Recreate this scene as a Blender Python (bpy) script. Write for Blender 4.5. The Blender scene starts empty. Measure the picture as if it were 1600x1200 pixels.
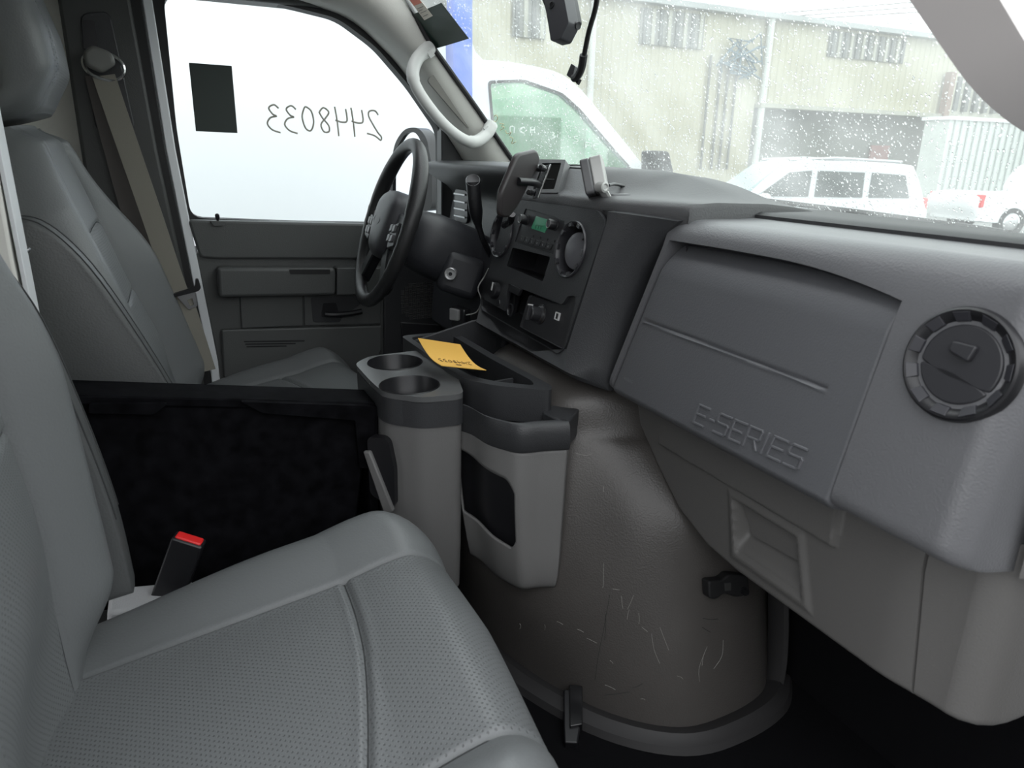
import bpy, bmesh, math, random
from mathutils import Vector, Matrix
from mathutils.geometry import tessellate_polygon
random.seed(7)
S = bpy.context.scene
COL = S.collection

# ------------------------------------------------------------------ camera
FPX, YAW, PITCH, ROLL = 1100.0, math.radians(25.5), math.radians(18.0), math.radians(1.0)
CAM = Vector((0, -1.2, 1.9))
cf = Vector((math.sin(YAW)*math.cos(PITCH), math.cos(YAW)*math.cos(PITCH), -math.sin(PITCH)))
cr0 = Vector((math.cos(YAW), -math.sin(YAW), 0)); cu0 = cr0.cross(cf)
cr = cr0*math.cos(ROLL)+cu0*math.sin(ROLL); cu = cu0*math.cos(ROLL)-cr0*math.sin(ROLL)
cd = bpy.data.cameras.new('camera'); co = bpy.data.objects.new('camera', cd); COL.objects.link(co)
cd.sensor_width = 36; cd.lens = 36*FPX/1600; cd.clip_start = 0.02; cd.clip_end = 300
m3 = Matrix((cr, cu, -cf)).transposed()
co.matrix_world = Matrix.Translation(CAM) @ m3.to_4x4()
cd.dof.use_dof = True; cd.dof.focus_distance = 1.5; cd.dof.aperture_fstop = 8.0
S.camera = co

# ------------------------------------------------------------------ world and exposure
W = bpy.data.worlds.new('overcast_sky'); S.world = W; W.use_nodes = True
nt = W.node_tree; nt.nodes.clear()
wo = nt.nodes.new('ShaderNodeOutputWorld'); bg = nt.nodes.new('ShaderNodeBackground')
tc = nt.nodes.new('ShaderNodeTexCoord'); no = nt.nodes.new('ShaderNodeTexNoise'); rp = nt.nodes.new('ShaderNodeValToRGB')
no.inputs['Scale'].default_value = 2.5; no.inputs['Detail'].default_value = 4
rp.color_ramp.elements[0].position = .3; rp.color_ramp.elements[0].color = (.86, .91, .97, 1)
rp.color_ramp.elements[1].position = .7; rp.color_ramp.elements[1].color = (1, 1, 1, 1)
nt.links.new(tc.outputs['Generated'], no.inputs['Vector']); nt.links.new(no.outputs['Fac'], rp.inputs['Fac'])
nt.links.new(rp.outputs['Color'], bg.inputs['Color']); bg.inputs['Strength'].default_value = 1.0
nt.links.new(bg.outputs[0], wo.inputs['Surface'])
S.view_settings.view_transform = 'Standard'; S.view_settings.look = 'None'
S.view_settings.gamma = 1; S.view_settings.use_curve_mapping = False
S.view_settings.exposure = 1.5

# ------------------------------------------------------------------ helpers
def V(*a): return Vector(a)
def ray(px, py): return cf + cr*((px-800)/FPX) - cu*((py-600)/FPX)
def at(px, py, X=None, Y=None, Z=None, pl=None):
    d = ray(px, py)
    if pl: t = (pl[0]-CAM).dot(pl[1])/d.dot(pl[1])
    elif X is not None: t = (X-CAM.x)/d.x
    elif Y is not None: t = (Y-CAM.y)/d.y
    else: t = (Z-CAM.z)/d.z
    return CAM + d*t
class Fr:                                   # a flat frame: origin, across, up, outward
    def __init__(s, o, u, v, n):
        s.o, s.u, s.v, s.n = V(*o), V(*u).normalized(), V(*v).normalized(), V(*n).normalized()
    def p(s, u, v, h=0): return s.o + s.u*u + s.v*v + s.n*h
    def px(s, x, y):
        d = at(x, y, pl=(s.o, s.n)) - s.o
        return (d.dot(s.u), d.dot(s.v))
def cat(pts, n, closed=False):              # Catmull-Rom resample, n samples per span
    P = [V(*p) if not isinstance(p, Vector) else p for p in pts]; out = []; N = len(P)
    spans = N if closed else N-1
    for i in range(spans):
        if closed: a, b, c, d = P[i-1], P[i], P[(i+1) % N], P[(i+2) % N]
        else: a, b, c, d = P[max(i-1, 0)], P[i], P[i+1], P[min(i+2, N-1)]
        for k in range(n):
            t = k/n
            out.append(.5*((2*b)+(c-a)*t+(2*a-5*b+4*c-d)*t*t+(3*b-a-3*c+d)*t**3))
    if not closed: out.append(P[-1].copy())
    return out
def sst(a, b, x):
    t = max(0, min(1, (x-a)/(b-a))); return t*t*(3-2*t)
def gs(d, w): return math.exp(-(d/w)**2)

MATS = {}
def mat(name, col, rough=.5, metal=0, bump=0, scale=300, kind='noise', var=.0, spec=.5, alpha=None, emit=None, coat=0, vscale=6):
    if name in MATS: return MATS[name]
    m = bpy.data.materials.new(name); m.use_nodes = True; t = m.node_tree; b = t.nodes['Principled BSDF']
    b.inputs['Base Color'].default_value = (*col, 1); b.inputs['Roughness'].default_value = rough
    b.inputs['Metallic'].default_value = metal; b.inputs['Specular IOR Level'].default_value = spec
    b.inputs['Coat Weight'].default_value = coat
    if emit: b.inputs['Emission Color'].default_value = (*emit[0], 1); b.inputs['Emission Strength'].default_value = emit[1]
    c = t.nodes.new('ShaderNodeTexCoord')
    if bump:
        if kind == 'noise':
            n = t.nodes.new('ShaderNodeTexNoise'); n.inputs['Scale'].default_value = scale; n.inputs['Detail'].default_value = 3; o = n.outputs['Fac']
        else:
            n = t.nodes.new('ShaderNodeTexVoronoi'); n.feature = 'SMOOTH_F1'; n.inputs['Scale'].default_value = scale; o = n.outputs['Distance']
        t.links.new(c.outputs['Object'], n.inputs['Vector'])
        bp = t.nodes.new('ShaderNodeBump'); bp.inputs['Strength'].default_value = bump; bp.inputs['Distance'].default_value = .001
        t.links.new(o, bp.inputs['Height']); t.links.new(bp.outputs['Normal'], b.inputs['Normal'])
    if var:
        n = t.nodes.new('ShaderNodeTexNoise'); n.inputs['Scale'].default_value = vscale; n.inputs['Detail'].default_value = 6
        t.links.new(c.outputs['Object'], n.inputs['Vector'])
        r = t.nodes.new('ShaderNodeValToRGB'); r.color_ramp.elements[0].position = .3; r.color_ramp.elements[1].position = .7
        r.color_ramp.elements[0].color = (*[x*(1-var) for x in col], 1); r.color_ramp.elements[1].color = (*[min(1, x*(1+var)) for x in col], 1)
        t.links.new(n.outputs['Fac'], r.inputs['Fac']); t.links.new(r.outputs['Color'], b.inputs['Base Color'])
    MATS[name] = m
    return m
def perf(name, col, rough, ax, pitch=.0075):            # perforated leatherette: small pressed dots in staggered rows
    m = mat(name, col, rough, bump=.25, scale=500, kind='voronoi'); t = m.node_tree; b = t.nodes['Principled BSDF']
    c = t.nodes.new('ShaderNodeTexCoord'); sp = t.nodes.new('ShaderNodeSeparateXYZ'); t.links.new(c.outputs['Object'], sp.inputs[0])
    def M(op, a, bb=None, v=None):
        n = t.nodes.new('ShaderNodeMath'); n.operation = op
        if isinstance(a, (int, float)): n.inputs[0].default_value = a
        else: t.links.new(a, n.inputs[0])
        if bb is not None:
            if isinstance(bb, (int, float)): n.inputs[1].default_value = bb
            else: t.links.new(bb, n.inputs[1])
        return n.outputs[0]
    u = M('MULTIPLY', sp.outputs[ax[0]], 1/pitch); v = M('MULTIPLY', sp.outputs[ax[1]], 1/(pitch*.62))
    row = M('FLOOR', v); sh = M('MULTIPLY', M('MODULO', M('ABSOLUTE', row), 2.0), .5)
    fu = M('SUBTRACT', M('FRACT', M('ADD', u, sh)), .5); fv = M('MULTIPLY', M('SUBTRACT', M('FRACT', v), .5), .62)
    d = M('SQRT', M('ADD', M('MULTIPLY', fu, fu), M('MULTIPLY', fv, fv)))
    k = t.nodes.new('ShaderNodeMapRange'); k.inputs[1].default_value = .08; k.inputs[2].default_value = .20; t.links.new(d, k.inputs[0])
    mx = t.nodes.new('ShaderNodeMix'); mx.data_type = 'RGBA'; mx.inputs[6].default_value = (*[x*.62 for x in col], 1); mx.inputs[7].default_value = (*col, 1)
    t.links.new(k.outputs[0], mx.inputs[0]); t.links.new(mx.outputs[2], b.inputs['Base Color'])
    bp = t.nodes.new('ShaderNodeBump'); bp.inputs['Strength'].default_value = .6; bp.inputs['Distance'].default_value = .001
    t.links.new(k.outputs[0], bp.inputs['Height']); t.links.new(bp.outputs['Normal'], b.inputs['Normal'])
    return m

def tag(o, label=None, cat_=None, group=None, kind=None):
    if label: o['label'] = label
    if cat_: o['category'] = cat_
    if group: o['group'] = group
    if kind: o['kind'] = kind
    return o
def thing(name, loc, label, cat_, group=None, kind=None):
    o = bpy.data.objects.new(name, None); o.empty_display_size = .05; o.location = loc; COL.objects.link(o)
    return tag(o, label, cat_, group, kind)
def put(o, parent):
    COL.objects.link(o)
    if parent is not None:
        o.parent = parent
        o.matrix_parent_inverse = Matrix.Translation(-parent.location) if parent.type == 'EMPTY' else Matrix()
    return o
def build(name, verts, faces, m, parent=None, smooth=True, bevel=0, seg=2, ang=35, fm=None):
    me = bpy.data.meshes.new(name); me.from_pydata([tuple(v) for v in verts], [], faces)
    for x in (m if isinstance(m, (list, tuple)) else [m]): me.materials.append(x)
    if fm: me.polygons.foreach_set('material_index', fm)
    b = bmesh.new(); b.from_mesh(me); bmesh.ops.remove_doubles(b, verts=b.verts, dist=1e-6); bmesh.ops.recalc_face_normals(b, faces=b.faces); b.to_mesh(me); b.free()
    me.polygons.foreach_set('use_smooth', [smooth]*len(me.polygons))
    if smooth: me.set_sharp_from_angle(angle=math.radians(ang))
    o = bpy.data.objects.new(name, me); put(o, parent)
    if bevel:
        md = o.modifiers.new('bevel', 'BEVEL'); md.width = bevel; md.segments = seg; md.limit_method = 'ANGLE'; md.angle_limit = math.radians(30)
        md.harden_normals = False
    return o
class MB:                                    # collects several shapes of ONE part
    def __init__(s): s.v = []; s.f = []
    def add(s, v, f):
        k = len(s.v); s.v += [V(*a) for a in v]; s.f += [tuple(i+k for i in q) for q in f]; return s
    def out(s, name, m, parent=None, **k): return build(name, s.v, s.f, m, parent, **k)
def g_grid(rows, cu_=False, cv_=False, cap=False):
    nr, nc = len(rows), len(rows[0]); v = [p for r in rows for p in r]; f = []
    for i in range(nr if cv_ else nr-1):
        for j in range(nc if cu_ else nc-1):
            a, b = i*nc+j, i*nc+(j+1) % nc; c, d = ((i+1) % nr)*nc+(j+1) % nc, ((i+1) % nr)*nc+j
            f.append((a, b, c, d))
    if cap: f.append(tuple(range(nc))[::-1]); f.append(tuple((nr-1)*nc+j for j in range(nc)))
    return v, f
def g_box(c, s, R=None):
    c = V(*c); v = []
    for x in (-.5, .5):
        for y in (-.5, .5):
            for z in (-.5, .5):
                p = V(x*s[0], y*s[1], z*s[2]); v.append(c+(R @ p if R else p))
    return v, [(0, 1, 3, 2), (4, 6, 7, 5), (0, 4, 5, 1), (2, 3, 7, 6), (0, 2, 6, 4), (1, 5, 7, 3)]
def g_fbox(F, u0, u1, v0, v1, h0, h1):
    return [F.p(u, v, h) for u in (u0, u1) for v in (v0, v1) for h in (h0, h1)], [(0, 1, 3, 2), (4, 6, 7, 5), (0, 4, 5, 1), (2, 3, 7, 6), (0, 2, 6, 4), (1, 5, 7, 3)]
def g_prism(F, poly, h0, h1, holes=()):
    loops = [list(poly)]+[list(h) for h in holes]; flat = [p for l in loops for p in l]; n = len(flat)
    tri = tessellate_polygon([[V(p[0], p[1], 0) for p in l] for l in loops])
    v = [F.p(p[0], p[1], h0) for p in flat]+[F.p(p[0], p[1], h1) for p in flat]
    f = []
    if not holes: f += [tuple(range(len(poly))), tuple(range(n, n+len(poly)))[::-1]]
    else:
        f += [tuple(t) for t in tri]+[tuple(i+n for i in t)[::-1] for t in tri]
    k = 0
    for l in loops:
        L = len(l)
        for i in range(L): a, b = k+i, k+(i+1) % L; f.append((a, b, b+n, a+n))
        k += L
    return v, f
def rpoly(pts, r, n=5):                      # round the corners of a 2-D polygon
    out = []; N = len(pts)
    for i in range(N):
        p = V(*pts[i][:2], 0); a = V(*pts[i-1][:2], 0)-p; b = V(*pts[(i+1) % N][:2], 0)-p
        rr = min(r, a.length*.45, b.length*.45); A = p+a.normalized()*rr; B = p+b.normalized()*rr
        for k in range(n+1):
            t = k/n; q = A*(1-t)**2+p*2*t*(1-t)+B*t*t; out.append((q.x, q.y))
    return out
def circ(c, r, n=32, r2=None, a0=0): return [(c[0]+r*math.cos(a0+2*math.pi*i/n), c[1]+(r2 or r)*math.sin(a0+2*math.pi*i/n)) for i in range(n)]
def g_tube(path, r, n=10, closed=False, cap=True, flat=None):
    P = [V(*p) if not isinstance(p, Vector) else p for p in path]; N = len(P); rows = []
    up = V(0, 0, 1); prev = None
    for i in range(N):
        if closed: T = (P[(i+1) % N]-P[i-1]).normalized()
        else: T = (P[min(i+1, N-1)]-P[max(i-1, 0)]).normalized()
        if prev is None:
            a = up if abs(T.dot(up)) < .9 else V(1, 0, 0); A = T.cross(a).normalized()
        else: A = (prev-T*prev.dot(T)).normalized()
        prev = A; B = T.cross(A); rr = r[i] if isinstance(r, (list, tuple)) else r
        ra, rb = (rr, rr) if not flat else (flat[0], flat[1])
        rows.append([P[i]+A*(ra*math.cos(2*math.pi*j/n))+B*(rb*math.sin(2*math.pi*j/n)) for j in range(n)])
    return g_grid(rows, cu_=True, cv_=closed, cap=cap and not closed)
def g_lathe(o, axis, prof, n=32, x0=None, cap=False):   # prof: (radius, height)
    o = V(*o); ax = V(*axis).normalized(); a = V(0, 0, 1) if abs(ax.z) < .9 else V(1, 0, 0)
    A = ax.cross(a).normalized(); B = ax.cross(A)
    rows = [[o+ax*h+A*(r*math.cos(2*math.pi*j/n))+B*(r*math.sin(2*math.pi*j/n)) for j in range(n)] for r, h in prof]
    return g_grid(rows, cu_=True, cap=cap)
def g_strokes(fn, strokes, r, n=5):          # pen strokes: fn maps (x, y) to a point in space
    M = MB()
    for s in strokes:
        pts = cat([(x, y, 0) for x, y in s], 4) if len(s) > 2 else [V(s[0][0], s[0][1], 0), V(s[1][0], s[1][1], 0)]
        M.add(*g_tube([fn(p.x, p.y) for p in pts], r, n))
    return M
def g_sheet(rows, th):                       # a curved sheet with thickness; rows of (point, normal)
    nr, nc = len(rows), len(rows[0])
    A = [[p for p, n in r] for r in rows]; B = [[p-n*th for p, n in r] for r in rows]
    v = [p for r in A for p in r]+[p for r in B for p in r]; K = nr*nc; f = []
    for i in range(nr-1):
        for j in range(nc-1):
            q = (i*nc+j, i*nc+j+1, (i+1)*nc+j+1, (i+1)*nc+j); f.append(q); f.append(tuple(a+K for a in q)[::-1])
    ring = [j for j in range(nc)]+[i*nc+nc-1 for i in range(1, nr)]+[(nr-1)*nc+j for j in range(nc-2, -1, -1)]+[i*nc for i in range(nr-2, 0, -1)]
    for i in range(len(ring)):
        a, b = ring[i], ring[(i+1) % len(ring)]; f.append((a, b, b+K, a+K))
    return v, f
FONT = {}
def g_text(s, size, fn, depth=.0004):        # printed lettering in the built-in typeface, laid on a surface through fn(x, y)
    cu_ = bpy.data.curves.new('t', 'FONT'); cu_.body = s; cu_.size = size; cu_.resolution_u = 2
    o = bpy.data.objects.new('t', cu_); me = o.to_mesh()
    v = [fn(q.co.x, q.co.y) for q in me.vertices]; f = [tuple(p.vertices) for p in me.polygons]
    o.to_mesh_clear(); bpy.data.objects.remove(o); bpy.data.curves.remove(cu_)
    return v, f

# ------------------------------------------------------------------ materials
GREY = mat('grey_plastic', (.125, .126, .133), .42, bump=.35, scale=420, kind='voronoi')
GREYD = mat('glove_plastic', (.105, .107, .115), .45, bump=.3, scale=420, kind='voronoi')
KNEE = mat('knee_plastic', (.12, .116, .112), .5, bump=.3, scale=420, kind='voronoi')
DARK = mat('charcoal_plastic', (.034, .035, .038), .45, bump=.3, scale=500, kind='voronoi')
DARKS = mat('charcoal_smooth', (.022, .022, .025), .4)
BLACK = mat('black_plastic', (.012, .012, .014), .35)
BLACKM = mat('black_rubber', (.012, .012, .013), .6)
GLOSS = mat('gloss_black', (.012, .012, .013), .12)
SEAT = mat('seat_leather', (.142, .149, .152), .45, bump=.3, scale=330, kind='voronoi')
SEATD = mat('seat_vinyl', (.082, .085, .086), .45, bump=.35, scale=330, kind='voronoi')
PERFX = perf('seat_perforated_cushion', (.142, .149, .152), .42, (1, 0))
PERFB = perf('seat_perforated_back', (.142, .149, .152), .42, (1, 2))
STITCH = mat('stitching', (.035, .037, .038), .7)
COVER = mat('cover_plastic', (.076, .070, .066), .38, bump=.35, scale=380, kind='voronoi', var=.12, vscale=5)
CONS = mat('console_plastic', (.15, .148, .146), .5, bump=.3, scale=600)
TRIM = mat('pillar_plastic', (.56, .555, .52), .5, bump=.15, scale=500, kind='voronoi')
TRIMN = mat('near_pillar_plastic', (.62, .585, .57), .5)
DOORP = mat('door_plastic', (.082, .085, .084), .5, bump=.3, scale=420, kind='voronoi')
BPIL = mat('dark_trim', (.055, .057, .056), .5, bump=.2, scale=420, kind='voronoi')
WHITE = mat('white_paint', (.78, .8, .82), .3)
FIBRE = mat('white_fibreglass', (.76, .75, .70), .45, bump=.3, scale=120, var=.08)
HEAD = mat('headliner_cloth', (.42, .42, .40), .9, bump=.4, scale=600)
CARPET = mat('black_carpet', (.005, .005, .006), .98, bump=1, scale=900, spec=.1)
WEB = mat('belt_webbing', (.25, .235, .20), .75, bump=.6, scale=900)
WEB_SHADED = mat('belt_webbing_shaded', (.10, .09, .085), .8, bump=.5, scale=900)  # same webbing behind the pillar run, shade put into its colour
CHROME = mat('chrome', (.75, .75, .75), .15, 1)
ALU = mat('dull_metal', (.45, .45, .46), .35, 1)
RED = mat('red_button', (.75, .02, .02), .4)
PAPER = mat('yellow_envelope', (.86, .50, .10), .7, bump=.1, scale=200)
INK = mat('ink', (.12, .07, .04), .8)
MARK = mat('grey_marker', (.42, .39, .34), .8)
FELT = mat('grey_felt', (.42, .42, .43), .95, bump=1, scale=500)
BINM = mat('black_box_plastic', (.005, .005, .006), .7, bump=.25, scale=60, var=.5, vscale=40, spec=.03)

FP = Fr((.655, 0, 1.575), (0, -1, 0), (.2, 0, 1), (-1, 0, .2))         # passenger dash face
SP = Fr((.60, 0, 1.575), (0, -1, 0), (.213, 0, 1), (-1, 0, .213))      # centre stack face
LP = Fr((.72, 0, 1.5), (0, -1, 0), (0, 0, 1), (-1, 0, 0))              # knee panel
DP = Fr((0, .82, 1.4), (1, 0, 0), (0, 0, 1), (0, -1, 0))               # driver door inner face

def structure(o): o['kind'] = 'structure'; return o

# ------------------------------------------------------------------ cab shell
structure(build('floor', *g_box((-.1, 0, .925), (2.6, 1.76, .05)), CARPET))
M = MB()
rows = []
for x, z in [(-1.4, 2.36), (-.6, 2.38), (0, 2.37), (.3, 2.34), (.46, 2.30)]:
    rows.append([V(x, y, z-.05*(abs(y)/.85)**4) for y in [i*.17-.85 for i in range(11)]])
structure(build('ceiling', *g_sheet([[(p, V(0, 0, -1)) for p in r] for r in rows], .05), HEAD))
structure(build('wall_front', *g_box((1.0, 0, 1.36), (.05, 1.76, .84)), CARPET))
structure(build('wall_back', *g_box((-.40, .43, 1.66), (.03, .92, 1.4)), FIBRE))
structure(build('wall_left_rear', *g_box((-.79, .875, 1.66), (1.24, .03, 1.42)), FIBRE))
structure(build('wall_right', *g_box((-1.1, -.90, 1.3), (1.5, .05, 2.6)), WHITE))  # unseen body side, added to hold back light from the right
structure(build('light_block_wall', *g_box((.5, -3.3, 1.2), (9, .2, 2.4)), mat('light_block_grey', (.16, .16, .15), .7)))  # unseen wall, added to cut low light through the door opening
door2 = structure(build('door_2', *g_box((1.0, -1.40, 1.15), (.10, .95, .9), Matrix.Rotation(.25, 3, 'Z')), DOORP, bevel=.03))  # unseen open passenger door, added to block light into the footwell
# white partition post between the seats, with its screws
t = structure(build('trim_1', *g_prism(Fr((-.187, 0, 0), (-1, 0, 0), (0, 0, 1), (0, -1, 0)), [(0, .98), (.012, 1.755), (0, 2.33), (.27, 2.33), (.27, .98)], -.0, .06), FIBRE, bevel=.004))
for z in (2.0, 1.762, 2.22):
    build('rivet', *g_lathe((-.197, -.002, z), (1, -.4, 0), [(.0001, .012), (.003, .0115), (.0045, .009), (.005, .0)], 12), ALU, t)
build('edge_strip', *g_box((-.192, -.03, 1.66), (.006, .05, 1.3)), WHITE, t, bevel=.001)

# driver-side B-pillar
def yl(px, py, Y): return at(px, py, Y=Y)
BP = Fr((0, .80, 0), (1, 0, 0), (0, 0, 1), (0, -1, 0))
bp = [BP.px(*p) for p in [(100, -60), (130, 200), (170, 330), (215, 420), (235, 470), (250, 560), (300, 560), (285, 430), (262, 280), (205, 10), (195, -60)]]
bp = [(-.17, 2.32), (-.18, 1.2), (-.13, .98), (.02, .98), (.028, 1.35), (.008, 1.65), (-.012, 1.9), (-.026, 2.2), (-.03, 2.32)]
wl = structure(build('wall_left', *g_prism(BP, bp, -.05, .01), BPIL, bevel=.008, seg=3))
rc = [BP.px(*p) for p in [(125, 22), (172, 18), (213, 205), (150, 205)]]
build('belt_panel', *g_prism(BP, rpoly(rc, .02), .008, .014), DARK, wl, bevel=.004)
sl = [BP.px(*p) for p in [(128, 33), (149, 33), (155, 80), (133, 80)]]
build('adjuster_slot', *g_prism(BP, rpoly(sl, .008), .013, .016), BLACK, wl)
for n, a, b, h, m in [('door_seal', -.045, -.006, .005, BLACKM), ('body_strip', -.006, .016, -.012, WHITE)]:
    build(n, *g_prism(BP, [(a+.0, 2.30), (a+.012, 1.9), (a+.03, 1.65), (a+.052, 1.35), (a+.05, 1.0), (b+.05, 1.0), (b+.052, 1.35), (b+.03, 1.65), (b+.012, 1.9), (b+.0, 2.30)], -.05, h), m, wl, bevel=.003)
structure(build('trim_2', *g_box((.1, .86, 2.31), (1.3, .10, .12)), BPIL, bevel=.02))

# driver door: window frame, glass, panel
door = thing('door_1', (.35, .86, 1.0), None, None, kind='structure')
win = [(255, -12), (276, 200), (299, 341), (450, 347), (692, 351), (691, 205), (642, 133), (590, 72), (530, 27), (450, 7), (345, -10)]
wi = [DP.px(*p) for p in win]
cx = sum(p[0] for p in wi)/len(wi); cz = sum(p[1] for p in wi)/len(wi)
wi = rpoly(wi, .03, 4)
wo_ = [(cx+(u-cx)*1.11, cz+(v-cz)*1.12) for u, v in wi]
build('window_frame', *g_prism(DP, wo_, -.06, -.015, [wi]), BLACKM, door)
# the door panel in stepped pieces
def dpoly(pts): return [DP.px(*p) for p in pts]
def dplate(name, pts, h0, h1, m=DOORP, r=.01, bev=.004, parent=None, holes=()):
    return build(name, *g_prism(DP, rpoly(dpoly(pts), r), h0, h1, [rpoly(dpoly(h), .006) for h in holes]), m, parent or door, bevel=bev, seg=3)
dplate('upper_panel', [(293, 343), (692, 352), (692, 400), (600, 404), (338, 404), (312, 402)], -.04, .012, r=.012, bev=.012)
dplate('lower_panel', [(305, 395), (600, 398), (598, 700), (345, 700), (340, 560)], -.04, .002)
dplate('armrest', [(337, 414), (519, 415), (519, 457), (340, 460)], 0, .05, r=.012, bev=.012)
dplate('armrest_front', [(521, 415), (600, 415), (600, 455), (521, 457)], 0, .046, r=.004, bev=.008)
dplate('grip_slot', [(447, 417), (510, 417), (510, 424), (449, 424)], .045, .0515, BLACKM, r=.003, bev=0)
dplate('inset_panel', [(374, 459), (472, 457), (473, 508), (377, 512)], 0, .012, r=.004, bev=.004)
dplate('handle_panel', [(474, 457), (594, 456), (594, 505), (475, 508)], 0, .012, r=.004, bev=.004)
dplate('handle_recess', [(484, 463), (566, 461), (567, 470), (532, 496), (530, 502), (488, 502)], .011, .0135, DARK, r=.008, bev=.001)
dplate('handle_bowl', [(503, 472), (523, 471), (529, 492), (500, 494)], .013, .015, BLACK, r=.006, bev=0)
build('door_handle', *g_tube(cat([DP.p(*DP.px(506, 489), .02), DP.p(*DP.px(520, 489), .026), DP.p(*DP.px(545, 487), .026), DP.p(*DP.px(562, 484), .022)], 4), .008, 8), BLACK, door)
dplate('pocket_panel', [(345, 513), (594, 507), (594, 545), (560, 600), (350, 600)], 0, .02, r=.006, bev=.006)
mm = MB()
for k in range(3):
    mm.add(*g_prism(DP, dpoly([(380+2*k, 530+4*k), (474-14*k, 529+4*k), (474-14*k, 531+4*k), (380+2*k, 532+4*k)]), .019, .0207))
mm.out('warning_print', BLACK, door, smooth=False)
lk = DP.px(340, 344)
build('lock_base', *g_prism(DP, rpoly(dpoly([(328, 344), (352, 345), (349, 352), (333, 352)]), .003), .0, .018), DOORP, door, bevel=.003)
build('lock_knob', *g_lathe(DP.p(lk[0], lk[1]-.004, .006), (0, 0, 1), [(.003, 0), (.0035, .006), (.0055, .009), (.0055, .018), (.003, .021), (.0001, .0215)], 12), BLACK, door)
dplate('sail_panel', [(688, 190), (700, 190), (760, 275), (760, 360), (688, 360)], -.03, .01, BLACK, r=.01, bev=.004)
build('hinge_edge', *g_tube(cat([DP.p(*DP.px(*p), -.005) for p in [(303, 385), (311, 430), (314, 500)]], 4), .006, 8), WHITE, door)

# kick panel with its woven speaker grille
KP = Fr((0, .81, 1.4), (1, 0, 0), (0, 0, 1), (0, -1, 0))
kick = structure(build('trim_3', *g_prism(KP, [KP.px(*p) for p in [(600, 400), (800, 400), (800, 700), (600, 700)]], -.04, -.004), DARK, bevel=.006))
gc = [KP.px(*p) for p in [(626, 446), (640, 443), (690, 450), (692, 480), (672, 497), (640, 494), (628, 470)]]
gx0, gx1 = min(p[0] for p in gc), max(p[0] for p in gc); gz0, gz1 = min(p[1] for p in gc), max(p[1] for p in gc)
gr = MB(); n1 = 11
for i in range(n1):
    for j in range(n1):
        u = gx0+(gx1-gx0)*(i+.5)/n1; v = gz0+(gz1-gz0)*(j+.5)/n1
        if ((u-(gx0+gx1)/2)/((gx1-gx0)/2))**2+((v-(gz0+gz1)/2)/((gz1-gz0)/2))**2 > 1.25: continue
        s = (gx1-gx0)/n1*.5
        for q in (-.5, .5):
            if (i+j) % 2: gr.add(*g_fbox(KP, u-s*.9, u+s*.9, v+q*s-.0012, v+q*s+.0012, -.004, .0005))
            else: gr.add(*g_fbox(KP, u+q*s-.0012, u+q*s+.0012, v-s*.9, v+s*.9, -.004, .0005))
o = gr.out('speaker_grille', mat('grille', (.085, .085, .085), .5), kick, smooth=False); o['kind'] = 'stuff'
build('kick_ribs', *g_prism(KP, [KP.px(*p) for p in [(626, 503), (694, 508), (694, 545), (628, 540)]], -.004, .003), DARKS, kick, bevel=.003)

# glass panes
def glass(name, rough_haze, tint):
    m = bpy.data.materials.new(name); m.use_nodes = True; t = m.node_tree; t.nodes.clear()
    out = t.nodes.new('ShaderNodeOutputMaterial'); tr = t.nodes.new('ShaderNodeBsdfTransparent'); tr.inputs[0].default_value = (*tint, 1)
    gl = t.nodes.new('ShaderNodeBsdfGlossy'); gl.inputs['Roughness'].default_value = .02
    lw = t.nodes.new('ShaderNodeLayerWeight'); lw.inputs[0].default_value = .5; pw = t.nodes.new('ShaderNodeMath'); pw.operation = 'POWER'; pw.inputs[1].default_value = 4; t.links.new(lw.outputs['Facing'], pw.inputs[0])
    fr = t.nodes.new('ShaderNodeMath'); fr.operation = 'MULTIPLY_ADD'; fr.inputs[1].default_value = .35; fr.inputs[2].default_value = .015; t.links.new(pw.outputs[0], fr.inputs[0])
    a = t.nodes.new('ShaderNodeMixShader'); t.links.new(fr.outputs[0], a.inputs[0]); t.links.new(tr.outputs[0], a.inputs[1]); t.links.new(gl.outputs[0], a.inputs[2])
    o = a
    if rough_haze:
        tl = t.nodes.new('ShaderNodeBsdfTranslucent'); tl.inputs[0].default_value = (.95, .97, .96, 1)
        h = t.nodes.new('ShaderNodeMixShader'); h.inputs[0].default_value = rough_haze
        c = t.nodes.new('ShaderNodeTexCoord'); n = t.nodes.new('ShaderNodeTexNoise'); n.inputs['Scale'].default_value = 7; n.inputs['Detail'].default_value = 5
        mr = t.nodes.new('ShaderNodeMapRange'); mr.inputs[1].default_value = .3; mr.inputs[2].default_value = .7; mr.inputs[3].default_value = rough_haze*.5; mr.inputs[4].default_value = rough_haze*1.5
        t.links.new(c.outputs['Object'], n.inputs['Vector']); t.links.new(n.outputs['Fac'], mr.inputs[0]); t.links.new(mr.outputs[0], h.inputs[0])
        t.links.new(a.outputs[0], h.inputs[1]); t.links.new(tl.outputs[0], h.inputs[2]); o = h
    t.links.new(o.outputs[0], out.inputs[0]); return m
GLASS = glass('clear_glass', 0, (.97, 1, .99)); WETGLASS = glass('wet_windscreen_glass', .10, (.95, .985, .96))
w2 = structure(build('window_2', *g_prism(DP, [(cx+(u-cx)*1.03, cz+(v-cz)*1.03) for u, v in wi], -.045, -.041), GLASS, smooth=False))

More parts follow.
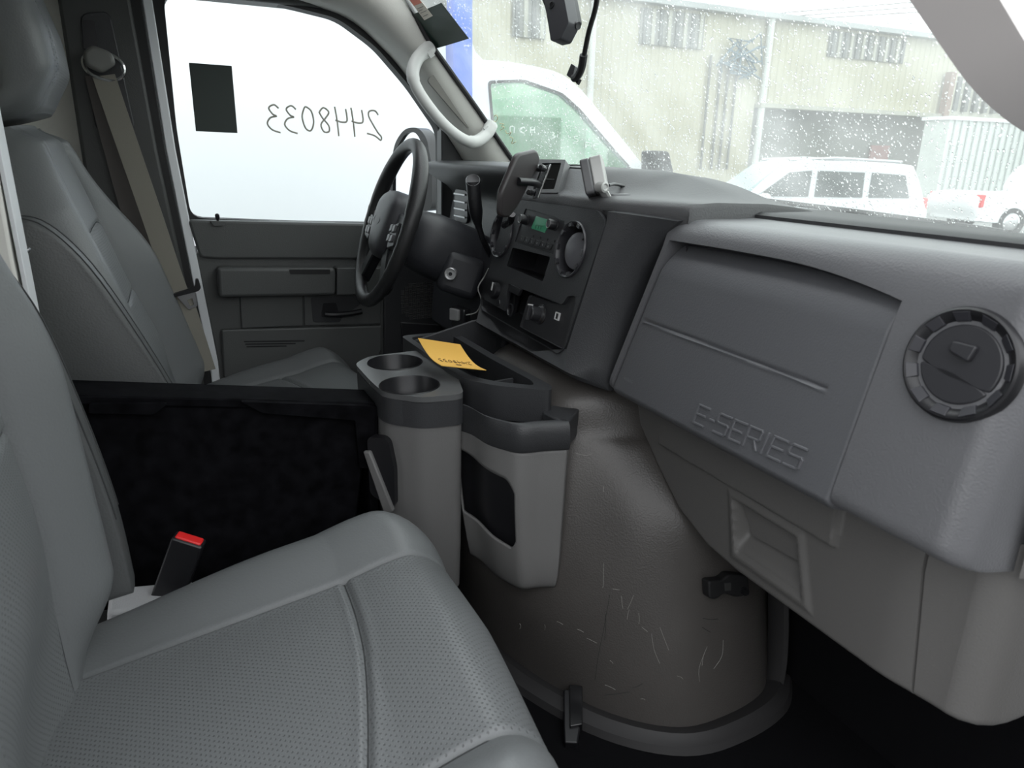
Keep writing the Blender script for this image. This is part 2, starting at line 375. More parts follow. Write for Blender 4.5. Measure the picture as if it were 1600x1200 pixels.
# windscreen: raked and bowed forwards
def wsx(y, z): return .885-.83*(z-1.887)+.11*(1-(y/.74)**2)
def wsn(y, z):
    n = V(-1, -.22*y/.74**2, -.83); return n.normalized()
def wsp(y, z, h=0): return V(wsx(y, z), y, z)+wsn(y, z)*h
rows = [[(wsp(y, z), wsn(y, z)) for y in [(-.76+1.52*j/24) for j in range(25)]] for z in [1.70+.60*i/14 for i in range(15)]]
w1 = structure(build('window_1', *g_sheet(rows, .005), WETGLASS))
def wpick(px, py, h=0):                                   # where a sight line meets the windscreen
    d = ray(px, py); lo, hi = .2, 4.0
    for _ in range(50):
        t = (lo+hi)/2; p = CAM+d*t
        if p.x < wsx(p.y, p.z): lo = t
        else: hi = t
    return p.y, p.z

# rain on the outside of the windscreen
DROP = bpy.data.materials.new('rain_water'); DROP.use_nodes = True
b = DROP.node_tree.nodes['Principled BSDF']; b.inputs['Transmission Weight'].default_value = 1; b.inputs['IOR'].default_value = 1.33; b.inputs['Roughness'].default_value = .02; b.inputs['Base Color'].default_value = (1, 1, 1, 1)
vs, fs = [], []
def drop(y, z, a, bb, h):
    c = wsp(y, z, -.0052); n = -wsn(y, z); ty = V(-.22*y/.74**2, 1, 0).normalized(); tz = n.cross(ty).normalized()
    k = len(vs); an = random.uniform(-.3, .3)
    for rr, hh in ((1, 0), (.7, .7)):
        for j in range(7):
            q = 2*math.pi*j/7; s, c_ = math.sin(q), math.cos(q)
            vs.append(c+ty*(a*rr*(c_*math.cos(an)-s*math.sin(an)*bb/a))+tz*(bb*rr*(s*math.cos(an)+c_*math.sin(an)*a/bb))+n*(h*hh))
    vs.append(c+n*h)
    for j in range(7):
        j2 = (j+1) % 7
        fs.append((k+j, k+j2, k+7+j2, k+7+j)); fs.append((k+7+j, k+7+j2, k+14))
    fs.append(tuple(k+j for j in range(7))[::-1])
for _ in range(15000):
    y = random.uniform(-.72, .6); z = random.uniform(1.74, 2.25)
    r = random.choice((.0005, .0006, .0007, .0009, .0012, .0015)) * random.uniform(.8, 1.3)
    drop(y, z, r, r*random.uniform(1, 1.8), r*.55)
me = bpy.data.meshes.new('rain_drops'); me.from_pydata([tuple(v) for v in vs], [], fs); me.materials.append(DROP); me.polygons.foreach_set('use_smooth', [True]*len(me.polygons))
rd = bpy.data.objects.new('rain_drops', me); put(rd, w1); rd['kind'] = 'stuff'

# windscreen pillars and their black borders
def pillar(name, m, rear, front, bulge, sgn, off):
    A = cat(rear, 6); B = cat(front, 6); n = 10; rows = []
    for a, c in zip(A, B):
        r = []
        for k in range(n+1):
            t = k/n; p = a.lerp(c, t); s = math.sin(math.pi*t); r.append(p+V(-.35, -sgn, -.25).normalized()*(bulge*s))
        r = [a+off]+r+[c+off]
        rows.append(r)
    return structure(build(name, *g_grid(rows, cu_=True, cap=True), m, ang=60))
rearL = [at(*p, Y=.80) for p in [(330, -50), (455, -6), (545, 24), (605, 75), (645, 123), (692, 198), (725, 250), (752, 300)]]
frontL = [at(*p, Y=.70) for p in [(560, -130), (600, -60), (632, -2), (664, 60), (697, 108), (740, 168), (790, 240), (815, 275)]]
pillar('trim_4', TRIM, rearL, frontL, .03, 1, V(.0, .09, .0))
structure(build('trim_7', *g_tube([p+V(.006, -.004, .0) for p in cat(frontL, 5)], .007, 8), BLACKM))
pl = [at(*p, Y=-.72) for p in [(1380, -60), (1421, 0), (1462, 60), (1512, 130), (1560, 178), (1610, 212), (1690, 255)]]
pf = [at(*p, Y=-.70) for p in [(1440, -80), (1500, 0), (1527, 40), (1560, 80), (1600, 115), (1650, 158), (1730, 215)]]
pillar('trim_5', TRIMN, pl, pf, .012, -1, V(.03, -.04, .02))

# ------------------------------------------------------------------ dashboard
dash = thing('dashboard', (.8, 0, 1.5), 'long grey and charcoal dashboard running across the cab under the wet windscreen', 'dashboard')
UL = lambda v: min(.288, g_left(v)-.010)
prof = [(-.05, -.10), (-.056, -.05), (-.055, -.02), (-.05, -.006), (-.04, 0), (-.02, .001), (.05, .001), (.13, .001), (.18, .001), (.21, 0), (.226, -.004), (.238, -.014), (.246, -.03), (.2505, -.05), (.2555, -.075), (.262, -.11), (.271, -.15)]
pp = cat([(a, b, 0) for a, b in prof], 1)
dense = []
for (a, b), (c, d) in zip(prof[:-1], prof[1:]):
    k = max(2, int(math.hypot(a-c, b-d)/.0035))
    dense += [(a, b, c, d, k)]
vv = []
P3 = [V(a, b, 0) for a, b in prof]
for i in range(len(P3)-1):
    a, b, c, d = P3[max(i-1, 0)], P3[i], P3[i+1], P3[min(i+2, len(P3)-1)]
    k = max(2, int((b-c).length/.0035))
    for q in range(k):
        t = q/k; p = .5*((2*b)+(c-a)*t+(2*a-5*b+4*c-d)*t*t+(3*b-a-3*c+d)*t**3); vv.append((p.x, p.y))
vv.append(prof[-1])
def g_top(u): return .209-.003*((u-.45)/.2)**2-.016*max(0, (u-.52)/.19)**2
def g_left(v): return .240+.031*(v+.045)/.13 if v < .085 else .271+.029*(v-.085)/.12
def g_right(v): return .699+.009*(v+.05)/.24
UE, RE = .822, .028
cols = [('a', i/8) for i in range(9)]+[('b', i/160) for i in range(161)]+[('c', i/50) for i in range(51)]+[('r', k/6) for k in range(1, 7)]+[('s', .05), ('s', .14)]
def padpt(kind, t, v, h, ins):
    if kind in 'abc':
        gl_, gr_ = g_left(v), g_right(v)
        u = UL(v)+(gl_-UL(v))*t if kind == 'a' else gl_+(gr_-gl_)*t if kind == 'b' else gr_+(UE-gr_)*t
        if h > -.03 and v > .05: k = sst(.05, .209, v)*(1-sst(.21, .25, v)); v = v+(g_top(u)-.209)*k*(1 if kind == 'b' else (t if kind == 'a' else 1-t))
        dep = .045 if (kind == 'b' and ins and 0 < t < 1) else 0
        return FP.p(u, v, h-dep-(.02 if kind == 'a' and t == 0 else 0))
    if kind == 'r':
        a = t*math.pi/2; return FP.p(UE+RE*math.sin(a), v, h-RE*(1-math.cos(a)))
    return FP.p(UE+RE+.004*t, v-.02*t, h-RE-t)
i0 = max(i for i, q in enumerate(vv) if q[0] <= .209 and q[1] > -.02)
vv[i0:i0+1] = [(.209, 0), (.2092, 0)]
rows = [[padpt(k, t, v, h, i <= i0) for k, t in cols] for i, (v, h) in enumerate(vv)]
build('passenger_pad', *g_grid(rows), GREY, dash, ang=40)
# glove box door
door_vs = [(-.058, -.055), (-.062, -.03), (-.060, -.012), (-.054, -.003)]+[(-.05+.258*i/110, 0) for i in range(111)]
nu = 190; rows = []
def gd_h(u, v):
    h = -.002-.030*(max(0, v-.150)/.058)**2
    h -= .0028*gs(v-(.0765-.011*(u-.28)), .0022)*sst(.279, .283, u)*(1-sst(.648, .652, u))
    h += .002*gs(v-(.0735-.011*(u-.28)), .002)*sst(.279, .283, u)*(1-sst(.648, .652, u))
    return h
for v, hb in door_vs:
    r = []
    for i in range(nu+1):
        a, b = g_left(v)+.0015, g_right(v)-.0015
        t = i/nu; e = min(t, 1-t)*(b-a); u = a+(b-a)*t
        tp = g_top(u)-.002
        v2 = v if v < 0 else v*(tp/.208)
        hh = (hb+gd_h(u, v2)) - .006*(1-min(1, e/.005))**2
        r.append(FP.p(u, v2, hh))
    r = [r[0]-FP.n*.03]+r+[r[-1]-FP.n*.03]
    rows.append(r)
rows.append([p-FP.n*.03 for p in rows[-1]])
gb = build('glove_box_door', *g_grid(rows), GREYD, dash, ang=55)
# raised squared lettering on the door
GL = {'E': [[(3.7, 6), (.1, 6), (.1, 0), (3.7, 0)], [(.3, 3.1), (3.2, 3.1)]], '-': [[(.2, 3), (1.5, 3)]],
      'S': [[(3.8, 6), (.4, 6), (0, 5.5), (0, 3.6), (.4, 3.2), (3.4, 3.2), (3.8, 2.7), (3.8, .5), (3.4, 0), (0, 0)]],
      'R': [[(0, 0), (0, 6), (3.4, 6), (3.8, 5.5), (3.8, 3.4), (3.4, 2.9), (.2, 2.9)], [(2.2, 2.9), (3.9, 0)]], 'I': [[(.4, 0), (.4, 6)]]}
lm = MB(); x = 0; adv = {'E': 4.9, '-': 2.5, 'S': 5.0, 'R': 5.1, 'I': 2.0}
tot = sum(adv[c] for c in 'E-SERIES')-1.0; sc = .195/tot; w = .0030
def bar(a, b, z0, z1, ww):
    d = V(b[0]-a[0], b[1]-a[1], 0); L = d.length; d /= L; n = V(-d.y, d.x, 0)
    q = [V(*a, 0)-d*ww*.5+n*ww*.5, V(*b, 0)+d*ww*.5+n*ww*.5, V(*b, 0)+d*ww*.5-n*ww*.5, V(*a, 0)-d*ww*.5-n*ww*.5]
    lm.add(*g_prism(FP, [(p.x, p.y) for p in q], z0, z1))
for ch in 'E-SERIES':
    for s in GL[ch]:
        pts = [(.452+(x+px_)*sc+(.0+py_*sc)*.12, -.0385+py_*.0275/6+.007*(x+px_)/tot) for px_, py_ in s]
        for a, b2 in zip(pts[:-1], pts[1:]): bar(a, b2, -.004, .0009, w)
    x += adv[ch]
lm.out('raised_lettering', mat('lettering', (.125, .127, .137), .35), gb, smooth=False, bevel=.0005, seg=1)
build('airbag_lettering', *g_text('AIRBAG', .0075, lambda a, b: FP.p(.268+a, -.028+b, -.0012)), mat('faint_print', (.17, .17, .18), .5), gb, smooth=False)

# round vent at the passenger end
def vent(parent, F, c, R, open_=False, name='air_vent'):
    o = F.p(*c, 0); n = F.n
    ring = build(name, *g_lathe(o, n, [(R*1.05, -.004), (R*1.05, .003), (R*1.02, .007), (R*.98, .0085), (R*.92, .0075), (R*.80, .001), (R*.74, -.006), (R*.73, -.02)], 64), BLACK, parent, ang=30)
    b = MB()
    for k in range(11):
        a = 2*math.pi*k/11+.1
        for q in (-.13, .13):
            p0 = F.p(c[0]+R*.78*math.cos(a+q), c[1]+R*.78*math.sin(a+q), .001); p1 = F.p(c[0]+R*.95*math.cos(a+q*.9), c[1]+R*.95*math.sin(a+q*.9), .0075)
        A = [F.p(c[0]+r*R*math.cos(a+q), c[1]+r*R*math.sin(a+q), h) for r, h in ((.77, -.002), (.955, .0082)) for q in (-.17, .17)]
        B = [F.p(c[0]+r*R*math.cos(a+q*.9), c[1]+r*R*math.sin(a+q*.9), h) for r, h in ((.79, .0035), (.95, .0090)) for q in (-.17, .17)]
        b.add([A[0], A[1], A[3], A[2], B[0], B[1], B[3], B[2]], [(0, 1, 2, 3), (4, 5, 6, 7), (0, 1, 5, 4), (1, 2, 6, 5), (2, 3, 7, 6), (3, 0, 4, 7)])
    b.out('ring_notches', mat('vent_ring', (.03, .03, .036), .4), ring, bevel=.0006, seg=1, smooth=False)
    return ring
VC = (.790, .140)
v1 = vent(dash, FP, VC, .0545)
DISC = mat('vent_disc', (.03, .03, .034), .35)
def half(poly_cond):
    pass
# the closed disc: two flaps with a gap between them, and a raised thumb tab
R = .0395
def flap(a0, a1, bow, name):
    arc = [(VC[0]+R*math.cos(a0+(a1-a0)*i/24), VC[1]+R*math.sin(a0+(a1-a0)*i/24)) for i in range(25)]
    p0, p1 = V(*arc[0], 0), V(*arc[-1], 0); d = p1-p0; n = V(-d.y, d.x, 0).normalized()
    mid = [((p1-d*t)+n*bow*math.sin(math.pi*t)) for t in (.2, .4, .6, .8)]
    return build(name, *g_prism(FP, arc+[(p.x, p.y) for p in mid], -.012, .003), DISC, v1, bevel=.002, seg=3)
flap(math.radians(-28), math.radians(186), .006, 'vent_flap')
flap(math.radians(190), math.radians(328), .006, 'vent_flap')
tb = [(VC[0]-.013, VC[1]+.018), (VC[0]-.006, VC[1]+.021), (VC[0]+.014, VC[1]+.018), (VC[0]+.017, VC[1]+.012), (VC[0]+.010, VC[1]+.002)]
build('vent_tab', *g_prism(FP, rpoly([(VC[0]-.012, VC[1]+.021), (VC[0]+.014, VC[1]+.021), (VC[0]+.010, VC[1]+.004), (VC[0]-.012, VC[1]+.010)], .004), .002, .009), DISC, v1, bevel=.003, seg=3)

# knee panel under the glove box
def kn_edge(u):                                     # bottom edge height
    pts = [(.20, -.02), (.23, -.066), (.296, -.126), (.356, -.172), (.43, -.200), (.50, -.207), (.9, -.205)]
    for (a, b), (c, d) in zip(pts[:-1], pts[1:]):
        if u <= c: return b+(d-b)*(u-a)/(c-a)
    return -.205
rows = []; NU, NV = 240, 80
def quad_in(u, v, q):
    m = 1
    for (a, b) in zip(q, q[1:]+q[:1]):
        e = V(b[0]-a[0], b[1]-a[1], 0).normalized(); m = min(m, -( e.x*(v-a[1])-e.y*(u-a[0])))
    return m
PK = [(.478, -.088), (.602, -.088), (.628, -.172), (.497, -.172)]
for j in range(NV+1):
    r = []
    for i in range(NU+1):
        top = .03; t = j/NV
        us = .774+.30*max(0, -.04-(top+(-.205-top)*t))*.35
        ns = 190
        if i < ns: u = .205+(us-.002-.205)*i/(ns-1)
        elif i == ns: u = us
        else: u = us+.002+(.826-us-.002)*(i-ns-1)/(NU-ns-1)
        e = kn_edge(u); v = top+(e-top)*t
        h = -.010*sst(-.05, .03, v)*0
        ins = min(u-.292, .666-u)
        h += .010*sst(-.073, -.066, v)*sst(0, .006, ins)           # ledge under the glove box
        q = quad_in(u, v, PK)
        h -= .020*sst(-.002, .010, q)*(1-sst(-.14, -.165, v)*.9)
        h += .004*sst(-.016, -.004, q)*(1-sst(0, .003, q))
        d = abs(v-e); h -= .012*(1-min(1, d/.012))**2
        h -= .012*sst(.74, .83, u)
        if i == ns: h -= .006
        r.append(LP.p(u, v, h))
    rows.append(r)
last = rows[-1]; rows.append([p+V(.02, 0, -.002) for p in last]); rows.append([p+V(.08, 0, .02) for p in last])
for r in rows:
    base = r[-1]; r += [base+V(.004, -.012, 0), base+V(.014, -.024, 0), base+V(.03, -.032, 0), base+V(.05, -.036, 0), base+V(.25, -.04, 0)]
    r.insert(0, r[0]+V(.06, 0, 0))
build('knee_panel', *g_grid(rows), KNEE, dash, ang=45)
build('ashtray_door', *g_prism(LP, rpoly([(.484, -.092), (.598, -.092), (.609, -.128), (.515, -.135)], .003), -.019, -.010), KNEE, dash, bevel=.002)
# strip of the dash end beside the door opening
rows = []
for z in (1.86, 1.80, 1.70, 1.55, 1.50):
    rows.append([V(.735, -.862, z), V(.75, -.874, z), V(.79, -.880, z), V(.95, -.880, z)])
build('end_cap', *g_grid(rows), KNEE, dash)
# black strip along the foot of the windscreen
ST = mat('defrost_strip', (.02, .02, .022), .55, bump=.2, scale=400)
rows = []
for i in range(40):
    y = -.20-.65*i/39; x1 = wsx(y, 1.815)-.012; z0 = 1.813
    rows.append([V(.842, y, z0-.012), V(.845, y, z0+.003), V(.855, y, z0+.007), V(min(.9, x1-.02), y, z0+.007), V(x1, y, z0+.005), V(x1+.01, y, z0-.02)])
build('defroster_strip', *g_grid(rows), ST, dash)

# centre stack body: facet, tub for the controls, pod on top
Bpx = [(951, 331), (949, 348), (930, 410), (908, 480), (887, 545), (884, 580)]
Apx = [(1060, 346), (1042, 364), (1004, 418), (974, 492), (949, 580), (944, 602)]
Cpx = [(791, 312), (788, 327), (775, 385), (763, 430), (751, 475), (744, 503)]
rows = []
for a, b_, c in zip(Apx, Bpx, Cpx):
    A = FP.p(*FP.px(*a), .001); B = SP.p(*SP.px(*b_), 0); C = SP.p(*SP.px(*c), 0)
    u = (B-A)
    rows.append([A+V(.03, 0, 0), A, A.lerp(B, .25)+SP.n*.006, A.lerp(B, .75)+SP.n*.008, B+SP.n*.002, B-SP.n*.075, C-SP.n*.075, C, C+V(.08, .02, 0)])
first = rows[0]
bot = rows[-1]
rows = [[p+V(.03, 0, .003) for p in first]]+rows+[[p+V(.012, 0, -.012) for p in bot], [p+V(.06, 0, -.012) for p in bot]]
for r in (rows[0], rows[-1], rows[-2], rows[-3]):
    for k in (5, 6): r[k] = r[4].lerp(r[7], (k-4)/3)
build('stack_body', *g_grid(rows), DARK, dash, ang=50)
ys = [.26, .2, .1, .03, -.03, -.07, -.11, -.18, -.25, -.318]
def podrow(x, zs): return cat([V(x+(.052*max(0, min(1.1, (-.19-y)/.12))*max(0, min(1, (.80-x)/.1))), y, z) for y, z in zip(ys, zs)], 4)
pod = [podrow(.657, [1.80, 1.81, 1.815]+[1.815]*7), podrow(.658, [1.826]*10), podrow(.666, [1.833]*10),
       podrow(.690, [1.838, 1.840, 1.840, 1.840, 1.840, 1.838, 1.837, 1.836, 1.836, 1.834]),
       podrow(.722, [1.868, 1.872, 1.873, 1.873, 1.870, 1.848, 1.839, 1.837, 1.836, 1.835]),
       podrow(.735, [1.874, 1.878, 1.879, 1.879, 1.876, 1.856, 1.840, 1.838, 1.836, 1.835]),
       podrow(.80, [1.875, 1.880, 1.881, 1.881, 1.878, 1.866, 1.848, 1.840, 1.836, 1.834]),
       podrow(.87, [1.868, 1.874, 1.876, 1.877, 1.877, 1.874, 1.868, 1.854, 1.838, 1.832]),
       podrow(.93, [1.850, 1.858, 1.862, 1.864, 1.866, 1.866, 1.864, 1.854, 1.838, 1.826]),
       podrow(.98, [1.82, 1.83, 1.835, 1.836, 1.836, 1.836, 1.834, 1.828, 1.822, 1.818]), podrow(1.03, [1.80]*10)]
pod = [r+[r[-1]+V(0, -.003, -.006), r[-1]+V(0, -.004, -.05)] for r in pod]
pod = [[p+V(.004, 0, -.03) for p in pod[0]]]+pod
PODM = mat('pod_plastic', (.06, .06, .063), .5, bump=.3, scale=420, kind='voronoi')
pd = build('top_pod', *g_grid(pod), PODM, dash, ang=50)
PF = Fr((.704, 0, 1.856), (0, -1, 0), (.7, 0, .7), (-.7, 0, .7))
cub = [PF.px(*p) for p in [(853, 262), (883, 262), (872, 303), (838, 303)]]
cb = build('cubby_frame', *g_prism(PF, rpoly([PF.px(*p) for p in [(846, 256), (890, 257), (878, 309), (826, 308)]], .006), -.012, .013, [rpoly(cub, .004)]), PODM, dash, bevel=.002)
build('cubby_shade', *g_prism(PF, rpoly(cub, .004), -.012, .011), mat('cubby_shade_black', (.006, .006, .006), .95, spec=.03), cb)  # solid black plate: the cubby's inner shade is put into its colour
build('cubby_divider', *g_tube([PF.p(*PF.px(846, 286), .011), PF.p(*PF.px(872, 287), .011)], .0012, 6), DARK, cb)
tv = [at(*p, Z=1.879) for p in [(840, 253), (886, 254), (890, 257), (842, 256)]]
build('top_slot', *g_prism(Fr((0, 0, 1.877), (0, -1, 0), (1, 0, 0), (0, 0, 1)), [(-.10, .73), (.0, .73), (.0, .745), (-.10, .745)], 0, .0025), BLACK, pd)

# control panel on the stack, with holes for what sits in it
def sp(pts): return [SP.px(*p) for p in pts]
outer = rpoly(sp([(796, 310), (936, 329), (949, 347), (884, 545), (874, 553), (753, 484), (752, 470), (780, 372)]), .012)
radio_q = rpoly(sp([(823, 326), (886, 345), (866, 398), (806, 378)]), .002, 2)
cub_q = rpoly(sp([(803, 387), (862, 402), (850, 440), (794, 416)]), .003, 2)
VR = (.1075, .171)
VL = (-.186, .168)
cl1 = rpoly(sp([(762, 431), (796, 443), (790, 486), (758, 468)]), .003, 2)
cl2 = rpoly(sp([(829, 461), (866, 474), (881, 476), (889, 463), (902, 463), (900, 478), (882, 546), (814, 511)]), .006, 3)
pn = build('control_panel', *g_prism(SP, outer, -.004, .003, [radio_q, cub_q, circ(VR, .0465, 40), cl1, cl2]), DARK, dash, ang=30)
for nm, q in (('climate_panel', cl1), ('accessory_panel', cl2)):
    build(nm, *g_prism(SP, q, -.006, -.003), DARKS, pn)
m_ = MB(); cq = [SP.p(*p, .003) for p in cub_q]; cb_ = [SP.p(*p, -.06) for p in cub_q]; n_ = len(cq)
m_.add(cq+cb_, [(i, (i+1) % n_, n_+(i+1) % n_, n_+i) for i in range(n_)]+[tuple(range(n_, 2*n_))])
build('cubby_box', m_.v, m_.f, BLACK, pn)
# radio
rd_ = build('radio', *g_prism(SP, radio_q, -.01, .001), DARKS, dash, bevel=.0006)
LCD = mat('green_display', (.02, .10, .055), .25, emit=((.05, .35, .18), .05))
build('display', *g_prism(SP, rpoly(sp([(839, 338), (862, 345), (852, 364), (831, 357)]), .001, 2), .0008, .0018), LCD, rd_)
LBL = mat('pale_print', (.55, .55, .55), .5)
dg = MB()
for k in range(3): dg.add(*g_fbox(SP, -.046+.011*k, -.0385+.011*k, .200, .2012, .0017, .0021)); dg.add(*g_fbox(SP, -.046+.011*k, -.0448+.011*k, .194, .201, .0017, .0021))
dg.out('display_digits', mat('lcd_ink', (.01, .03, .02), .4), rd_, smooth=False)
def knob(parent, F, c, r, h, name='knob', m=BLACK, h0=0):
    k = build(name, *g_lathe(F.p(*c, h0), F.n, [(r*1.05, 0), (r*1.05, .002), (r*.94, .003), (r*.9, h-.002), (r*.8, h), (.0001, h)], 28), m, parent, ang=30)
    return k
for p in ((824, 344), (869, 352)):
    c = SP.px(*p); k = knob(rd_, SP, c, .0105, .017)
    build('knob_ring', *g_lathe(SP.p(*c, .0172), SP.n, [(.0072, 0), (.0078, .0006), (.0084, 0)], 24), ALU, k)
a, b_ = V(*SP.px(812, 376), 0), V(*SP.px(862, 391), 0); up_ = V(*SP.px(816, 366), 0)-a
for i in range(6):
    p0 = a+(b_-a)*(i/6+.006); p1 = a+(b_-a)*((i+1)/6-.006)
    q = build('preset_button', *g_prism(SP, [(p0.x, p0.y), (p1.x, p1.y), (p1.x+up_.x*.8, p1.y+up_.y*.8), (p0.x+up_.x*.8, p0.y+up_.y*.8)], 0, .0028), BLACK, rd_, bevel=.0005, seg=1)
    build('button_digit', *g_text(str(i+1), .0055, lambda x, y: SP.p((p0.x+p1.x)/2-.0015+x, p0.y+.003+y, .003)), LBL, q, smooth=False)
for i in range(4):
    c = SP.px(833+i*11, 369+i*2.6); build('small_button', *g_fbox(SP, c[0]-.005, c[0]+.005, c[1]-.002, c[1]+.002, 0, .0025), BLACK, rd_, smooth=False)
# centre vents
RINGM = mat('vent_bezel', (.03, .03, .034), .3)
def svent(c, ang_):
    r = build('air_vent', *g_lathe(SP.p(*c, 0), SP.n, [(.050, .002), (.0505, .006), (.049, .0085), (.046, .007), (.043, 0), (.042, -.02), (.042, -.055), (.0001, -.055)], 48), RINGM, dash, ang=30)
    b2 = MB()
    for k in range(10):
        q = 2*math.pi*k/10
        b2.add(*g_prism(SP, [(c[0]+rr*math.cos(q+w_), c[1]+rr*math.sin(q+w_)) for rr, w_ in ((.041, -.12), (.0475, -.1), (.0475, .1), (.041, .12))], .003, .0088))
    b2.out('ring_notches', RINGM, r, smooth=False, bevel=.0005, seg=1)
    nn = SP.n*math.cos(ang_)+SP.u*math.sin(ang_)
    build('vent_disc', *g_lathe(SP.p(c[0]+.009, c[1], -.006), nn, [(.0001, -.006), (.028, -.005), (.034, 0), (.032, .004), (.02, .007), (.0001, .008)], 40), mat('grey_vent_disc', (.10, .10, .11), .25), r)
svent(VR, math.radians(8)); 
svent(VL, math.radians(0))
# lower controls
kc = SP.px(843, 491); k = knob(pn, SP, kc, .0185, .006, 'dial_base', BLACK, -.004); knob(pn, SP, kc, .0145, .022, 'dial', DARKS, .0)
build('dial_grip', *g_prism(SP, rpoly([(kc[0]-.004, kc[1]-.014), (kc[0]+.004, kc[1]-.014), (kc[0]+.004, kc[1]+.014), (kc[0]-.004, kc[1]+.014)], .002), .02, .028), DARKS, pn, bevel=.001)
build('dial_mark', *g_prism(SP, [(kc[0]-.012, kc[1]+.009), (kc[0]-.010, kc[1]+.009), (kc[0]-.010, kc[1]+.015), (kc[0]-.012, kc[1]+.015)], .012, .023), LBL, pn, smooth=False)
uc = SP.px(870, 494)
build('usb_socket', *g_prism(SP, [(uc[0]-.007, uc[1]-.007), (uc[0]+.007, uc[1]-.007), (uc[0]+.007, uc[1]+.007), (uc[0]-.007, uc[1]+.007)], -.003, .0006, [[(uc[0]-.005, uc[1]-.005), (uc[0]-.005, uc[1]+.005), (uc[0]+.005, uc[1]+.005), (uc[0]+.005, uc[1]-.005)]]), LBL, pn, smooth=False)
build('socket_hole', *g_fbox(SP, uc[0]-.005, uc[0]+.005, uc[1]-.005, uc[1]+.005, -.004, -.001), BLACK, pn, smooth=False)
sq = sp([(802, 445), (819, 453), (814, 463), (799, 455)])
build('rocker_switch', *g_prism(SP, rpoly(sq, .002), .002, .007), BLACK, pn, bevel=.001)
soc = SP.px(801, 485)
build('power_socket', *g_lathe(SP.p(*soc, .003), SP.n, [(.013, 0), (.0135, .003), (.011, .004), (.0095, .001), (.0095, -.001), (.0001, -.0012)], 28, ), BLACK, pn, ang=30)
cc = SP.px(778, 455)
for c, r, h in ((cc, .019, .018), ((cc[0]+.022, cc[1]-.022), .008, .008), ((cc[0]-.022, cc[1]+.014), .007, .006)):
    q = knob(pn, SP, c, r, h, 'climate_knob', BLACK, -.003)
cq = build('knob_pointer', *g_prism(SP, [(cc[0]-.002, cc[1]), (cc[0]+.002, cc[1]), (cc[0]+.002, cc[1]+.017), (cc[0]-.002, cc[1]+.017)], .015, .0165), LBL, pn, smooth=False)
# driver side of the dash and instrument hood
rows = []
for y in [.16+.035*i for i in range(19)]:
    k_ = sst(.20, .26, y)
    rows.append([V(.80, y, 1.40), V(.72, y, 1.45), V(.70, y, 1.52), V(.70+.02*k_, y, 1.62), V(.74, y, 1.74), V(.745, y, 1.80), V(.68, y, 1.845), V(.66, y, 1.866), V(.672, y, 1.878), V(.75, y, 1.884), V(.88, y, 1.878), V(.98, y, 1.85)])
rows = [cat(r, 3) for r in rows]
build('driver_dash', *g_grid(rows), DARK, dash, ang=60)
# driver's outer vent with bright vanes
DV = Fr(tuple(at(722, 322, X=.735)), (0, -1, 0), (0, 0, 1), (-1, 0, 0))
dv = build('side_vent', *g_prism(DV, rpoly([(-.05, -.045), (.05, -.045), (.05, .045), (-.05, .045)], .02), -.02, .004), BLACK, dash, bevel=.002)
for k in range(4): build('vane', *g_fbox(DV, -.042, .042, -.03+.02*k, -.026+.02*k, .003, .009), ALU, dv, smooth=False)

